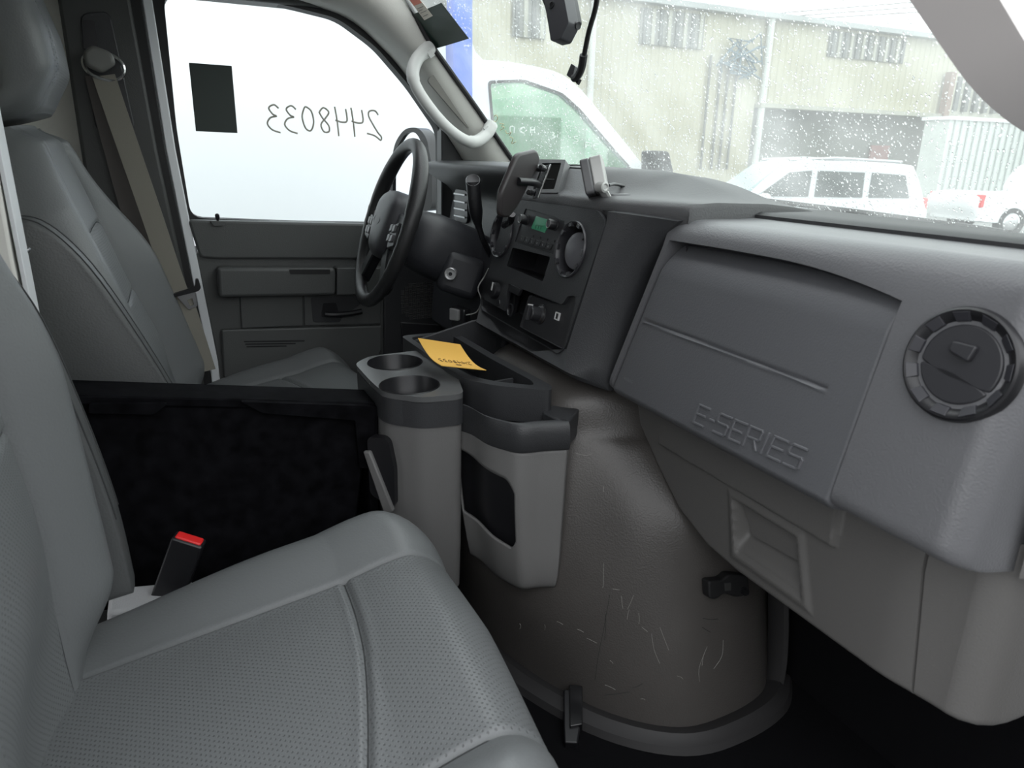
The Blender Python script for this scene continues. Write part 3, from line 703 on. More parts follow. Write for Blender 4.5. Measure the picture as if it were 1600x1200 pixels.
# ------------------------------------------------------------------ seats
def make_seat(label, yc, dx, s, arm_off, lean, ox, hx, ob, ib, arm_up=0, cz=0, group=None):
    """s = +1 when the inboard side lies towards +Y. Local across coordinate w: + is inboard."""
    root = thing('bucket_seat', (dx, yc, .97), label, 'seat', group)
    HW = .322
    def Y(w): return yc+s*w
    # cushion
    def zt(x): return 1.318+cz+.155*(min(x, .26)-.25) - (.10*max(0, x-.2))*0
    wi, wo_ = .165, -.203                                  # seams between bolsters and insert
    def seamB(w): return .163-.05*((.165-w)/.36)**2+.0
    cols = []
    r = .062
    for k in range(9):                                     # outboard side wrap
        a = math.pi/2*(1-k/8); cols.append((-(HW-r)-r*math.sin(a), r*(1-math.cos(a))))
    n = 170
    for k in range(1, n): cols.append((-(HW-r)+2*(HW-r)*k/n, 0))
    for k in range(9):
        a = math.pi/2*k/8; cols.append(((HW-r)+r*math.sin(a), r*(1-math.cos(a))))
    cols = [(cols[0][0]+.02, .16), (cols[0][0]+.004, .09)]+cols+[(cols[-1][0]-.004, .09), (cols[-1][0]-.02, .16)]
    lr, rf = .075, .085; L0, L1 = -.26, .332
    lens = [(L0-.0, .14), (L0, .05), (L0+.01, .015)]+[(L0+.02+(L1-rf-L0-.02)*k/200, 0) for k in range(201)]
    for k in range(1, 13):
        a = math.pi/2*k/12; lens.append((L1-rf+rf*math.sin(a), rf*(1-math.cos(a))))
    lens += [(L1-.006, rf+.05), (L1-.03, rf+.13)]
    rows, fm = [], []
    for x, dz in lens:
        rr = []
        for w, dw in cols:
            aw = abs(w)
            front = .06*max(0, (aw-.19)/.13)**2.2+.028*max(0, -w/.32)          # plan rounding of the front corners
            t = (x-L0)/(L1-L0); xx = x-front*t*t*1.0
            z = zt(x)
            bol = 0
            if w > wi: q = (w-wi)/(HW-wi); bol = .030*math.sin(math.pi*min(1, q*.88))*sst(-.25, .1, x)
            elif w < wo_: q = (wo_-w)/(HW+wo_); bol = .030*math.sin(math.pi*min(1, q*.88))*sst(-.25, .1, x)
            ins = .012*math.cos((w+.0)/.36*math.pi*.8)*(1 if wo_ <= w <= wi else 0)
            if x > .16: ins += .008*math.sin(math.pi*min(1, (x-.16)/.17))
            groove = -.005*gs(w-wi, .0045)-.005*gs(w-wo_, .0045)
            ridge = .001*gs(abs(w-wi)-.010, .006)+.001*gs(abs(w-wo_)-.010, .006)
            if wo_ < w < wi: groove += -.005*gs(x-seamB(w), .0045); ridge += .001*gs(abs(x-seamB(w))-.010, .006)
            z += bol+ins+groove+ridge-dz-dw
            if dz > .01 and dw > .01: z += min(dz, dw)*.55
            rr.append(V(xx+dx, Y(w), z))
        rows.append(rr)
    v, f = g_grid(rows)
    nc = len(cols)
    for q in f:
        j = q[0] % nc; w = cols[j][0]; i = q[0]//nc
        fm.append(1 if wo_+.002 < w < wi-.002 and cols[j][1] == 0 and lens[i][1] < .04 else 0)
    build('cushion', v, f, [SEAT, PERFX], root, ang=70, fm=fm)
    cush = [o for o in root.children if o.name.startswith('cushion')][0]
    for ws0 in (wi, wo_):
        j = max(k for k in range(nc-1) if cols[k][0] <= ws0 and cols[k][1] == 0); t = (ws0-cols[j][0])/(cols[j+1][0]-cols[j][0])
        pts = [rows[i][j].lerp(rows[i][j+1], t) for i in range(6, len(rows)-3, 4)]
        build('seam', *g_tube(pts, .0011, 5), STITCH, cush)
    pts = []
    for j in range(nc):
        if cols[j][1] or not wo_ < cols[j][0] < wi or j % 2: continue
        xs_ = seamB(cols[j][0]); i = max(k for k in range(len(lens)-1) if lens[k][0] <= xs_ and lens[k][1] == 0); t = (xs_-lens[i][0])/(lens[i+1][0]-lens[i][0])
        pts.append(rows[i][j].lerp(rows[i+1][j], t))
    build('seam', *g_tube(pts, .0011, 5), STITCH, cush)
    base = build('seat_base', *g_box((.02+dx, yc, 1.06), (.44, .50, .22)), BLACKM, root, bevel=.02)
    # backrest: local up U, outward N
    U = V(-lean, 0, 1).normalized(); Nn = V(1, 0, lean).normalized(); O = V(-.163+dx+ox, yc, 1.27)
    def hw(h):
        pts = [(-.02, .262), (.15, .272), (.32, .272), (.45, .262), (.55, .232), (.62, .195), (.67, .165), (.70, .15)]
        for (a, b_), (c, d) in zip(pts[:-1], pts[1:]):
            if h <= c:
                t = max(0, (h-a)/(c-a)); return b_+(d-b_)*t
        return .15
    HT = .70
    hs = [-.06]+[-.05+(HT+.05)*k/200 for k in range(201)]
    rows, fm = [], []
    ws = []
    rb = .055
    for k in range(9): a = math.pi/2*(1-k/8); ws.append((-1, math.sin(a), 1-math.cos(a)))
    for k in range(1, 130): ws.append((2*k/130-1, None, 0))
    for k in range(9): a = math.pi/2*k/8; ws.append((1, math.sin(a), 1-math.cos(a)))
    def seam_in(h):  return .150+.045*sst(.25, .0, h)*-.3-.03*sst(.5, .66, h)
    def cross1(w): return .485+.016*math.cos(w/.15*1.5)     # top of ribbed panel
    def cross2(w): return .335+.012*math.cos(w/.15*1.5)
    for h in hs:
        rr = []
        W_ = hw(h)
        tope = sst(.66, .70, h)
        for k, sn, dd in ws:
            if sn is None: w = k*(W_-rb); drop_ = 0
            else: w = k*(W_-rb+rb*sn); drop_ = rb*dd*1.0
            si = seam_in(h); aw = abs(w)
            d = 0
            bol_h = .066*sst(-.03, .10, h)*(1-sst(.36, .62, h)*.7)
            if aw > si: q = min(1, (aw-si)/max(.01, W_-si)); d += bol_h*(ob if w < 0 else ib)*math.sin(math.pi/2*min(1, q*1.5))
            else: d += (.010-.034*(1-sst(.0, .24, h)))*math.cos(w/si*math.pi/2)
            d += .012*gs(h-.22, .10)*(1-min(1, aw/.2)**2)
            d -= .005*gs(aw-si, .0045)
            if aw < si:
                d -= .005*gs(h-cross1(w), .0045)+.005*gs(h-cross2(w), .0045)
            d -= .03*tope
            p = O+U*h+Nn*(d-drop_); rr.append(V(p.x, Y(w), p.z))
        a, b_ = rr[0], rr[-1]
        rr = [a-Nn*.09+V(0, (yc-a.y)*.06, 0), a-Nn*.04]+rr+[b_-Nn*.04, b_-Nn*.09+V(0, (yc-b_.y)*.06, 0)]
        rows.append(rr)
    v, f = g_grid(rows, cu_=True, cap=True)
    nc = len(rows[0])
    for q in f:
        if len(q) > 4: fm.append(0); continue
        j = q[0] % nc-2; i = q[0]//nc
        ok = 0 <= j < len(ws) and ws[j][1] is None
        if ok:
            h = hs[i]; w = ws[j][0]*(hw(h)-rb); ok = abs(w) < seam_in(h)-.004 and cross2(w)+.004 < h < cross1(w)-.004 or (abs(w) < seam_in(h)-.004 and h < cross2(w)-.004)
        fm.append(1 if ok else 0)
    build('backrest', v, f, [SEAT, PERFB], root, ang=70, fm=fm)
    bk_ = [o for o in root.children if o.name.startswith('backrest')][0]
    def bpoint(h, w):
        i = min(range(len(hs)), key=lambda k: abs(hs[k]-h)); best = None
        for k in range(len(ws)-1):
            if ws[k][1] is None and ws[k+1][1] is None:
                a, b_ = ws[k][0]*(hw(hs[i])-rb), ws[k+1][0]*(hw(hs[i])-rb)
                if a <= w <= b_: return rows[i][k+2].lerp(rows[i][k+3], (w-a)/(b_-a))
        return None
    for sg in (-1, 1):
        pts = [bpoint(h, sg*seam_in(h)) for h in hs[12:-12:4]]; pts = [p for p in pts if p is not None]
        if len(pts) > 3: build('seam', *g_tube(pts, .0011, 5), STITCH, bk_)
    for cf_ in (cross1, cross2):
        pts = []
        for k in range(-18, 19):
            w = k/18*.146; h = cf_(w); i = int(max(0, (h+.05)/((HT+.05)/200)))+1
            p = bpoint(hs[i], w); q = bpoint(hs[min(i+1, len(hs)-1)], w)
            if p is not None and q is not None: pts.append(p.lerp(q, (h-hs[i])/(hs[i+1]-hs[i])))
        if len(pts) > 3: build('seam', *g_tube(pts, .0011, 5), STITCH, bk_)
    # headrest grown out of the shoulders
    rows = []
    H0, H1 = .702, .955
    prof_ = [(.01, .10), (.03, .138), (.07, .150), (.14, .156), (.20, .152), (.245, .135), (.27, .10), (.282, .04), (.284, .005)]
    pr = cat([(a, b_, 0) for a, b_ in prof_], 9)
    for q in pr:
        h, W_ = H0+q.x, max(.004, q.y); T = .105*min(1, (W_/.12))**.5
        rr = []
        for k in range(96):
            a = 2*math.pi*k/96; ca, sa = math.cos(a), math.sin(a)
            w = W_*math.copysign(abs(ca)**.6, ca); d = T*.5*math.copysign(abs(sa)**.6, sa)
            d += -.035+.02*sst(.02, .15, q.x)+hx*sst(0, .08, q.x)
            d -= .005*gs(abs(w)-.095, .005)*(1 if sa > 0 else 0)
            p = O+U*h+Nn*d; rr.append(V(p.x, Y(w), p.z))
        rows.append(rr)
    v, f = g_grid(rows, cu_=True, cap=True); fm = []
    for q in f:
        if len(q) > 4: fm.append(0); continue
        p = sum((v[i] for i in q), V(0, 0, 0))/4; fm.append(1 if abs((p.y-yc)) < .098 and (p-O).dot(Nn) > hx-.02 and (p-O).dot(U) > H0+.05 else 0)
    build('headrest', v, f, [SEAT, PERFB], root, ang=60, fm=fm)
    # armrest folded up along the inboard side, with stitched edges
    ya = yc+s*.305
    def apt(h, d, y): p = O+U*(h+arm_up*sst(0, .3, h))+Nn*(d+arm_off); return V(p.x, y, p.z)
    out2 = cat([(.01, -.02, 0), (.20, -.065, 0), (.38, -.085, 0), (.47, -.075, 0), (.515, -.04, 0), (.525, .0, 0), (.50, .038, 0), (.42, .070, 0), (.28, .092, 0), (.14, .105, 0), (.02, .105, 0)], 5)
    rows = []
    for off, inset in ((-.030, .010), (-.0285, .004), (-.024, .0), (.0, -.0025), (.024, .0), (.0285, .004), (.030, .010)):
        c0 = sum(out2, V(0, 0, 0))/len(out2); rr = []
        for p in out2:
            q = p+(c0-p).normalized()*inset; rr.append(apt(q.x, q.y, ya+off))
        rows.append(rr)
    arm = build('armrest', *g_grid(rows, cu_=True, cap=True), SEATD, root, ang=60)
    for off in (-.0235, .0235):
        pts = [apt(p.x, p.y, ya+off)+(V(0, 0, 0)) for p in out2[5:46]]
        c0 = sum(pts, V(0, 0, 0))/len(pts)
        build('seam', *g_tube([p+(p-c0).normalized()*.0006 for p in pts], .0014, 5), STITCH, arm)
    return root
make_seat('grey leatherette passenger seat nearest the viewer, cut off at left', -.467, 0, 1, -.042, .05, -.012, 0, .4, .85)
make_seat('grey leatherette driver seat behind the black box, belt hanging beside it', .492, .11, -1, -.068, .28, .04, .05, 1.15, .30, .035, .022)

# seat belt buckle beside the near cushion
bk = thing('seat_belt_buckle', (-.06, -.105, 1.25), 'black seat belt buckle with red release button beside the near seat cushion', 'buckle')
BF = Fr(tuple(at(296, 843, Y=-.112)), (1, -.12, -.28), (.28, 0, 1), (-.1, -1, 0))
ax = V(.42, -.1, 1).normalized()
top = at(296, 842, Y=-.105); sd = V(1, -.35, -.35); sd = (sd-ax*sd.dot(ax)).normalized(); dp = ax.cross(sd)
F2 = Fr(tuple(top), tuple(sd), tuple(dp), tuple(ax))
build('casing', *g_prism(F2, rpoly([(-.024, -.013), (.024, -.013), (.024, .013), (-.024, .013)], .004), -.12, 0), BLACK, bk, bevel=.003)
build('release_button', *g_prism(F2, rpoly([(-.020, -.0095), (.020, -.0095), (.020, .0095), (-.020, .0095)], .003), -.004, .003, ), RED, bk, bevel=.002)
build('felt_pad', *g_box((-.10, -.10, 1.215), (.12, .07, .03), Matrix.Rotation(.15, 3, 'Y')), FELT, bk, bevel=.006)
bs = structure(build('trim_6', *g_box((-.08, -.105, 1.08), (.30, .08, .25)), BLACKM, bevel=.01))

# ------------------------------------------------------------------ engine cover
cov = thing('engine_cover', (.7, 0, .95), 'scuffed grey moulded engine cover swelling into the footwell under the dashboard', 'engine cover')
secs = {.95: [(.48, 0), (.49, -.12), (.53, -.25), (.60, -.375), (.69, -.45), (.79, -.462), (.885, -.445), (.94, -.40)],
        1.05: [(.47, 0), (.48, -.10), (.52, -.22), (.595, -.345), (.69, -.425), (.79, -.438), (.88, -.425), (.94, -.385)],
        1.15: [(.46, 0), (.468, -.085), (.51, -.19), (.595, -.305), (.69, -.392), (.79, -.412), (.88, -.40), (.94, -.365)],
        1.30: [(.46, 0), (.472, -.075), (.52, -.16), (.61, -.25), (.68, -.325), (.76, -.37), (.86, -.36), (.94, -.34)],
        1.40: [(.475, 0), (.485, -.06), (.53, -.135), (.615, -.205), (.68, -.25), (.74, -.275), (.85, -.27), (.96, -.26)],
        1.43: [(.52, 0), (.525, -.05), (.55, -.12), (.61, -.185), (.685, -.225), (.74, -.24), (.85, -.24), (.95, -.23)],
        1.485: [(.572, 0), (.574, -.06), (.582, -.12), (.61, -.165), (.68, -.20), (.74, -.215), (.85, -.2), (.95, -.2)],
        1.515: [(.600, 0), (.603, -.05), (.615, -.10), (.65, -.14), (.70, -.17), (.76, -.175), (.85, -.15), (.93, -.14)],
        1.527: [(.66, 0), (.663, -.03), (.675, -.06), (.70, -.09), (.73, -.11), (.77, -.12), (.83, -.075), (.9, -.07)]}
zs = sorted(secs); ctrl = []
for z in zs:
    h = [V(x, y, z) for x, y in secs[z]]; full = [V(p.x, -p.y, p.z) for p in h[:0:-1]]+h
    ctrl.append(cat(full, 6))
nc = len(ctrl[0]); colsC = [cat([r[j] for r in ctrl], 8) for j in range(nc)]
rows = [[colsC[j][i] for j in range(nc)] for i in range(len(colsC[0]))]
build('shell', *g_grid(rows, cap=True), COVER, cov, ang=60)
fl = [V(p.x, p.y, .95) for p in ctrl[0]]
fr_rows = []
for off, z in ((-.012, .012), (.0, .014), (.012, .022), (.022, .024), (.030, .016), (.040, .012), (.046, .0)):
    rr = []
    for i, p in enumerate(fl):
        T = (fl[min(i+1, nc-1)]-fl[max(i-1, 0)]).normalized(); nn = V(T.y, -T.x, 0)
        if nn.dot(p-V(.8, 0, .95)) < 0: nn = -nn
        rr.append(p+nn*off+V(0, 0, z))
    fr_rows.append(rr)
FLANGE = mat('flange_rubber', (.026, .025, .026), .6)
build('flange', *g_grid(fr_rows), FLANGE, cov)
# flange up the bulkhead
up_pts = [V(.93, -.425, .96), V(.935, -.42, 1.02), V(.935, -.405, 1.12), V(.93, -.385, 1.22), V(.92, -.37, 1.32)]
build('side_flange', *g_tube(cat(up_pts, 6), .02, 10, flat=(.024, .012)), FLANGE, cov)
def on_cover(px, py):                                   # where a sight line meets the cover shell
    best = None; d = ray(px, py)
    return best
from mathutils.bvhtree import BVHTree
_v, _f = g_grid(rows); BV = BVHTree.FromPolygons(_v, [tuple(q) for q in _f])
def covpt(px, py):
    d = ray(px, py).normalized(); h = BV.ray_cast(CAM, d)
    if h[0] is None: return None, None
    n = h[1]; n = n if n.dot(d) < 0 else -n
    return h[0], n
def clip(name_, px, py, lab=None):
    pass
# scuffs: fine raised plastic burrs and scratches
SCR = mat('pale_scratch', (.27, .26, .245), .7); SCD = mat('dark_scuff', (.02, .02, .02), .7)
sm, sk = MB(), MB()
scr = [[(943, 760), (943, 900), (941, 918)], [(1018, 990), (1022, 1015), (1031, 1037)], [(1031, 980), (1038, 998), (1045, 1016)], [(1130, 1000), (1128, 1025), (1115, 1045)], [(1100, 1022), (1092, 1045), (1093, 1065)],
       [(1058, 1056), (1064, 1058), (1067, 1061)], [(1001, 1092), (1006, 1092), (1008, 1094)], [(870, 971), (875, 973), (880, 976)], [(917, 997), (925, 1001), (933, 1005)], [(902, 983), (907, 985), (912, 988)], [(971, 931), (972, 943), (973, 951)], [(957, 920), (963, 921), (968, 922)],
       [(812, 974), (814, 978), (812, 983)], [(851, 976), (852, 980), (851, 984)], [(953, 1032), (956, 1034), (958, 1037)], [(918, 1140), (920, 1141), (922, 1143)], [(998, 958), (999, 968), (998, 975)], [(900, 708), (915, 712), (925, 709)], [(983, 953), (981, 960), (980, 968)], [(990, 930), (984, 945), (980, 952)],
       [(945, 1070), (955, 1074), (962, 1078)], [(1003, 980), (1008, 984), (1012, 987)], [(1105, 1010), (1099, 1025), (1097, 1040)]]
for L in scr:
    P = [covpt(*p) for p in L]
    if all(p for p, n in P): sm.add(*g_tube(cat([p+n*.0001 for p, n in P], 3), .0004, 4))
for L in [[(953, 929), (943, 985), (935, 1025), (930, 1063)], [(987, 1075), (995, 1073), (1004, 1068)], [(945, 1086), (965, 1084), (985, 1081)], [(1098, 966), (1110, 968), (1122, 967)], [(1097, 980), (1103, 984), (1110, 988)], [(919, 1121), (930, 1122), (944, 1123)], [(946, 958), (947, 975), (945, 1000)]]:
    P = [covpt(*p) for p in L]
    if all(p for p, n in P): sk.add(*g_tube(cat([p+n*.0001 for p, n in P], 3), .0006, 4))
if sm.v: sm.out('pale_scratches', SCR, cov)['kind'] = 'stuff'
if sk.v: sk.out('dark_scuffs', SCD, cov)['kind'] = 'stuff'
# two hold-down latches
p, n = covpt(1122, 912); 
q, n2 = covpt(1098, 915)
LK = covpt(1128, 912); o0, n0 = LK if LK[0] is not None else (V(.78, -.40, 1.22), V(0, -1, .2))
sdv = (V(.75, .25, .35)); sdv = (sdv-n0*sdv.dot(n0)).normalized(); upv = n0.cross(sdv); upv = upv if upv.z > 0 else -upv
LF = Fr(tuple(o0+n0*.004), tuple(sdv), tuple(upv), tuple(n0))
def lfp(pts): return [LF.px(*p) for p in pts]
lb = build('hold_down_latch', *g_prism(LF, rpoly(lfp([(1098, 903), (1120, 901), (1130, 892), (1160, 895), (1163, 925), (1140, 928), (1122, 922), (1110, 932), (1099, 930)]), .006), -.004, .016), BLACKM, cov, bevel=.005, seg=3)
build('latch_window', *g_prism(LF, rpoly(lfp([(1122, 906), (1132, 905), (1132, 917), (1123, 918)]), .001), .014, .0172), mat('latch_grey', (.05, .05, .05), .4), lb, bevel=.0005)
build('latch_pin', *g_tube([LF.p(*LF.px(1152, 918), -.002), LF.p(*LF.px(1152, 918), .022)], .007, 14), BLACK, lb)
a, n = covpt(897, 1078)
b0 = at(894, 1166, Z=.955); t0 = a+n*.010
ax2 = (t0-b0).normalized(); sd2 = V(.8, -.6, 0); sd2 = (sd2-ax2*sd2.dot(ax2)).normalized()
F3 = Fr(tuple(b0), tuple(sd2), tuple(ax2), tuple(sd2.cross(ax2)))
hb = (t0-b0).length
l2 = build('hold_down_latch', *g_prism(F3, rpoly([(-.013, 0), (.009, 0), (.014, .03), (.014, hb), (-.014, hb), (-.014, .03)], .003), -.012, .010), BLACK, cov, bevel=.004)
build('latch_lever', *g_prism(F3, rpoly([(-.004, hb*.25), (.018, hb*.3), (.020, hb+.004), (-.004, hb+.006)], .003), -.010, .016), GLOSS, l2, bevel=.003)

# ------------------------------------------------------------------ cup-holder console with tray and pocket
con = thing('console', (.45, 0, 1.2), 'grey centre console with two black cup holders, tray and hanging pocket', 'console')
ZC = 1.50
CF = Fr((0, 0, ZC), (1, 0, 0), (0, 1, 0), (0, 0, 1))
def zpx(pts, z=ZC): return [(lambda p: (p.x, p.y))(at(x, y, Z=z)) for x, y in pts]
ctop = [(.296, .03), (.296, .150), (.335, .192), (.47, .20), (.47, .05), (.428, -.108), (.352, -.098), (.300, -.045)]
c1, c2 = (.372, .128), (.355, -.024)
SAT = mat('console_satin', (.10, .102, .104), .27)
build('cup_plate', *g_prism(CF, rpoly(ctop, .02), -.012, 0, [circ(c1, .054, 40), circ(c2, .054, 40)]), SAT, con, bevel=.004, seg=3)
for c in (c1, c2):
    build('cup_well', *g_lathe((c[0], c[1], ZC), (0, 0, 1), [(.0555, .0005), (.0545, .0018), (.0535, 0), (.0525, -.022), (.0505, -.025), (.047, -.10), (.0001, -.102)], 44), BLACK, con, ang=40)
ring = rpoly(ctop, .02)
build('console_band', *g_prism(CF, [(x, y) for x, y in ring], -.058, -.010, [circ(c1, .056, 40), circ(c2, .056, 40)]), DARK, con, bevel=.003)
# body under the band, narrowing a little towards the floor
def ringz(poly, z, k): 
    cx_ = sum(p[0] for p in poly)/len(poly); cy_ = sum(p[1] for p in poly)/len(poly)
    return [V(cx_+(x-cx_)*k, cy_+(y-cy_)*k, z) for x, y in poly]
body = MB(); lo = [ringz(ring, ZC-.056, .975), ringz(ring, ZC-.15, .965), ringz(ring, ZC-.30, .95), ringz(ring, 1.10, .92)]
body.add(*g_grid(lo, cu_=True))
build('console_body', body.v, body.f, CONS, con, ang=40)
# black plate standing for the side opening's shade, with a strap across it
SF = Fr((.297, -.047, 1.33), (.8, -.75, 0), (0, 0, 1), (-.75, -.8, 0))
build('side_opening', *g_prism(SF, rpoly([(-.03, .085), (.012, .085), (.022, .03), (.020, -.05), (-.03, -.03)], .012), -.012, .006), BLACK, con)
build('opening_strap', *g_prism(SF, [(-.036, .058), (-.022, .060), (.021, -.052), (.002, -.064)], .004, .014), CONS, con, bevel=.003)
# tray behind the cups
TRz = 1.495
tr_out = [(.435, .30), (.445, .02), (.452, -.055), (.485, -.110), (.566, -.174), (.580, -.15), (.568, .05), (.562, .30)]
tr_in = [(.450, .28), (.460, .03), (.470, -.045), (.498, -.090), (.552, -.136), (.560, -.11), (.549, .05), (.543, .28)]
TF = Fr((0, 0, TRz), (1, 0, 0), (0, 1, 0), (0, 0, 1))
build('tray_rim', *g_prism(TF, rpoly(tr_out, .02), -.05, .014, [rpoly(tr_in, .02)]), DARK, con, bevel=.006, seg=3)
build('tray_floor', *g_prism(TF, rpoly(tr_in, .02), -.055, -.045), BLACK, con)
build('tray_divider', *g_box((.508, -.055, TRz-.022), (.085, .005, .05), Matrix.Rotation(.12, 3, 'Z')), DARK, con, bevel=.001)
build('tray_wall', *g_prism(Fr((.50, .26, 1.5), (1, -.1, 0), (0, 0, 1), (-.1, -1, 0)), [(-.06, -.05), (.21, -.05), (.21, .055), (.09, .042), (-.02, .012), (-.06, .0)], -.004, .004), DARK, con, bevel=.002)
wc = [V(*p) for p in ((.545, .26, 1.50),)]
build('cup_well', *g_lathe((.498, .215, TRz-.004), (0, 0, 1), [(.040, 0), (.040, .006), (.037, .006), (.035, -.035)], 36), GLOSS, con, ang=40)
# hanging pocket on the passenger side
pk_top = [at(x, y, Z=1.47) for x, y in ((712, 630), (735, 637), (760, 651), (790, 660), (815, 664), (850, 661), (889, 659))]
def pring(z, sx, push, k=0):
    out = []; e = pk_top[-1]
    for i, p in enumerate(pk_top):
        q = V(e.x-.025*k-(e.x-p.x)*sx, p.y-.027*k+push, z); out.append(q)
    return out
backp = V(.575, -.12, 0)
rowsP = [pring(z, sx, pu, k) for z, sx, pu, k in ((1.422, 1.0, 0.0, 0), (1.36, .96, 0, .3), (1.28, .88, 0, .6), (1.21, .78, .0, .88), (1.172, .71, .004, 1), (1.158, .66, .014, 1), (1.152, .6, .035, 1))]
nP = 49
def samp(P, n):
    q = cat(P, 8); return [q[int(round(i*(len(q)-1)/(n-1)))] for i in range(n)]
rowsP = [samp(r, nP) for r in rowsP]
colf = [cat([r[j] for r in rowsP], 16) for j in range(nP)]
def atz(j, z):
    c = colf[j]
    for a, b_ in zip(c[:-1], c[1:]):
        if b_.z <= z <= a.z: return a.lerp(b_, (a.z-z)/max(1e-9, a.z-b_.z))
    return c[-1]
j1 = int(nP*.60); cols_ = []
for j in range(nP):
    t = min(1, j/j1); tl = 1.388-.022*t**.8-.020*max(0, (t-.8)/.2)**2; bl = 1.262-.022*t**.8+.018*max(0, (t-.85)/.15)**2
    zl = [1.422+(tl-1.422)*i/8 for i in range(8)]+[tl+(bl-tl)*i/14 for i in range(14)]+[bl+(colf[j][-1].z+.0001-bl)*i/24 for i in range(25)]
    cols_.append([atz(j, z) for z in zl])
cols_ = [list(r) for r in zip(*cols_)]; nR = len(cols_)
v = [p for r in cols_ for p in r]; f = []
for i in range(nR-1):
    for j in range(nP-1):
        if 8 <= i < 22 and 1 <= j < j1: continue
        f.append((i*nP+j, i*nP+j+1, (i+1)*nP+j+1, (i+1)*nP+j))
pf_ = build('pocket_front', v, f, CONS, con, ang=50)
md = pf_.modifiers.new('thickness', 'SOLIDIFY'); md.thickness = .005; md.offset = -1
# dark inside of the pocket
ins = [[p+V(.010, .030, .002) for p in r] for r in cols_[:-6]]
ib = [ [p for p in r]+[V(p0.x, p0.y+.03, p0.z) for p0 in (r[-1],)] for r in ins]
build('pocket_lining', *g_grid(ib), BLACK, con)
bandr = [cat(pring(z, 1.0, -.004+o), 4) for z, o in ((1.420, .0), (1.424, -.003), (1.450, -.002), (1.464, .0), (1.470, .005), (1.470, .016), (1.462, .02), (1.42, .02))]
build('pocket_rim', *g_grid(bandr), DARK, con, ang=60)
e0 = pk_top[-1]; 
endr = [V(e0.x+dx_, e0.y+dy_, 0) for dx_, dy_ in ((0, 0), (.035, .02), (.055, .06))]
pe = MB()
for (z0, z1, m_n) in ((1.42, 1.47, 'rim'),):
    pe.add(*g_prism(Fr((0, 0, z0), (1, 0, 0), (0, 1, 0), (0, 0, 1)), [(e0.x-.002, e0.y-.002), (e0.x+.05, e0.y+.05), (e0.x+.02, e0.y+.09), (e0.x-.02, e0.y+.06), (e0.x-.012, e0.y+.014)], 0, z1-z0))
pe.out('rim_end', DARK, con, bevel=.003)
sidep = [cat([r[-1]+V(0, 0, 0), r[-1]+V(.02, .03, 0), r[-1]+V(.035, .09, .0)], 3) for r in cols_]
build('pocket_side', *g_grid(sidep), CONS, con)

# ------------------------------------------------------------------ black bin between the seats
bn = thing('storage_box', (.08, .05, .95), 'scratched black plastic box standing on edge between the two seats', 'box')
PA, PB = at(150, 624, Y=0.), at(583, 634, Y=0.)
BX = Fr(tuple(PB), tuple(PA-PB), tuple(V(0, 0, -1)+(PA-PB).normalized()*(PA-PB).normalized().z), (0, -1, 0))     # across runs rearwards, up runs down the side
def bpx(pts): return [BX.px(*p) for p in pts]
BL = (PB-PA).length
build('case', *g_prism(BX, rpoly([(.004, .0), (BL+.06, .0), (BL+.06, .50), (.004, .55)], .006), -.082, -.006), BINM, bn, bevel=.004)
build('rim', *g_prism(BX, rpoly([(-.004, -.006), (BL+.064, -.006), (BL+.064, .010), (-.004, .010)], .004), -.084, .0), BINM, bn, bevel=.004)
build('rim_lip', *g_prism(BX, rpoly(bpx([(140, 628), (262, 628), (240, 645), (140, 643)]), .004), -.008, .010), BINM, bn, bevel=.004)
build('rim_lip', *g_prism(BX, rpoly(bpx([(375, 625), (584, 632), (584, 730), (560, 728), (553, 654), (410, 643)]), .004), -.008, .010), BINM, bn, bevel=.004)
build('corner_post', *g_prism(BX, rpoly(bpx([(572, 634), (590, 634), (590, 812), (578, 812)]), .003), -.084, .006), BINM, bn, bevel=.004)

# ------------------------------------------------------------------ steering wheel and column
WT, WN = V(.34, 0, .94).normalized(), V(-.94, .05, .34).normalized()
WC = V(.462, .462, 1.742)
sw = thing('steering_wheel', tuple(WC), 'black four spoke steering wheel with thumb buttons in front of driver seat', 'steering wheel')
WU = WT.cross(WN).normalized(); SWF = Fr(tuple(WC), tuple(-WU if WU.y > 0 else WU), tuple(WT), tuple(WN))
RIM = mat('wheel_rim', (.018, .018, .019), .42, bump=.3, scale=400, kind='voronoi')
HUB = mat('wheel_hub', (.05, .05, .056), .45, bump=.2, scale=400)
rp_ = []
rr_ = []
for i in range(96):
    a = 2*math.pi*i/96; rp_.append(SWF.p(.188*math.cos(a), .188*math.sin(a), .0)); rr_.append(.0155+.003*(max(0, math.cos(a-.5))**6+max(0, math.cos(a-2.64))**6)+.0006*math.sin(a*40)*(1 if math.sin(a) < .2 else 0))
build('rim', *g_tube(rp_, rr_, 16, closed=True), RIM, sw)
hp = cat([(-.085, .045, 0), (-.05, .07, 0), (0, .078, 0), (.05, .07, 0), (.085, .045, 0), (.085, -.01, 0), (.06, -.065, 0), (0, -.085, 0), (-.06, -.065, 0), (-.085, -.01, 0)], 4, closed=True)
rows = [[SWF.p(p.x*k, p.y*k, h) for p in hp] for k, h in ((.98, -.045), (1, -.02), (1, .0), (.96, .014), (.85, .022), (.6, .027), (.3, .029), (.02, .03))]
build('airbag_cover', *g_grid(rows, cu_=True, cap=True), HUB, sw, ang=60)
emb = MB()
emb.add(*g_tube([SWF.p(.030*math.cos(2*math.pi*i/24), .012*math.sin(2*math.pi*i/24), .0285) for i in range(24)], .0011, 5, closed=True))
emb.out('oval_emblem', BLACK, sw)
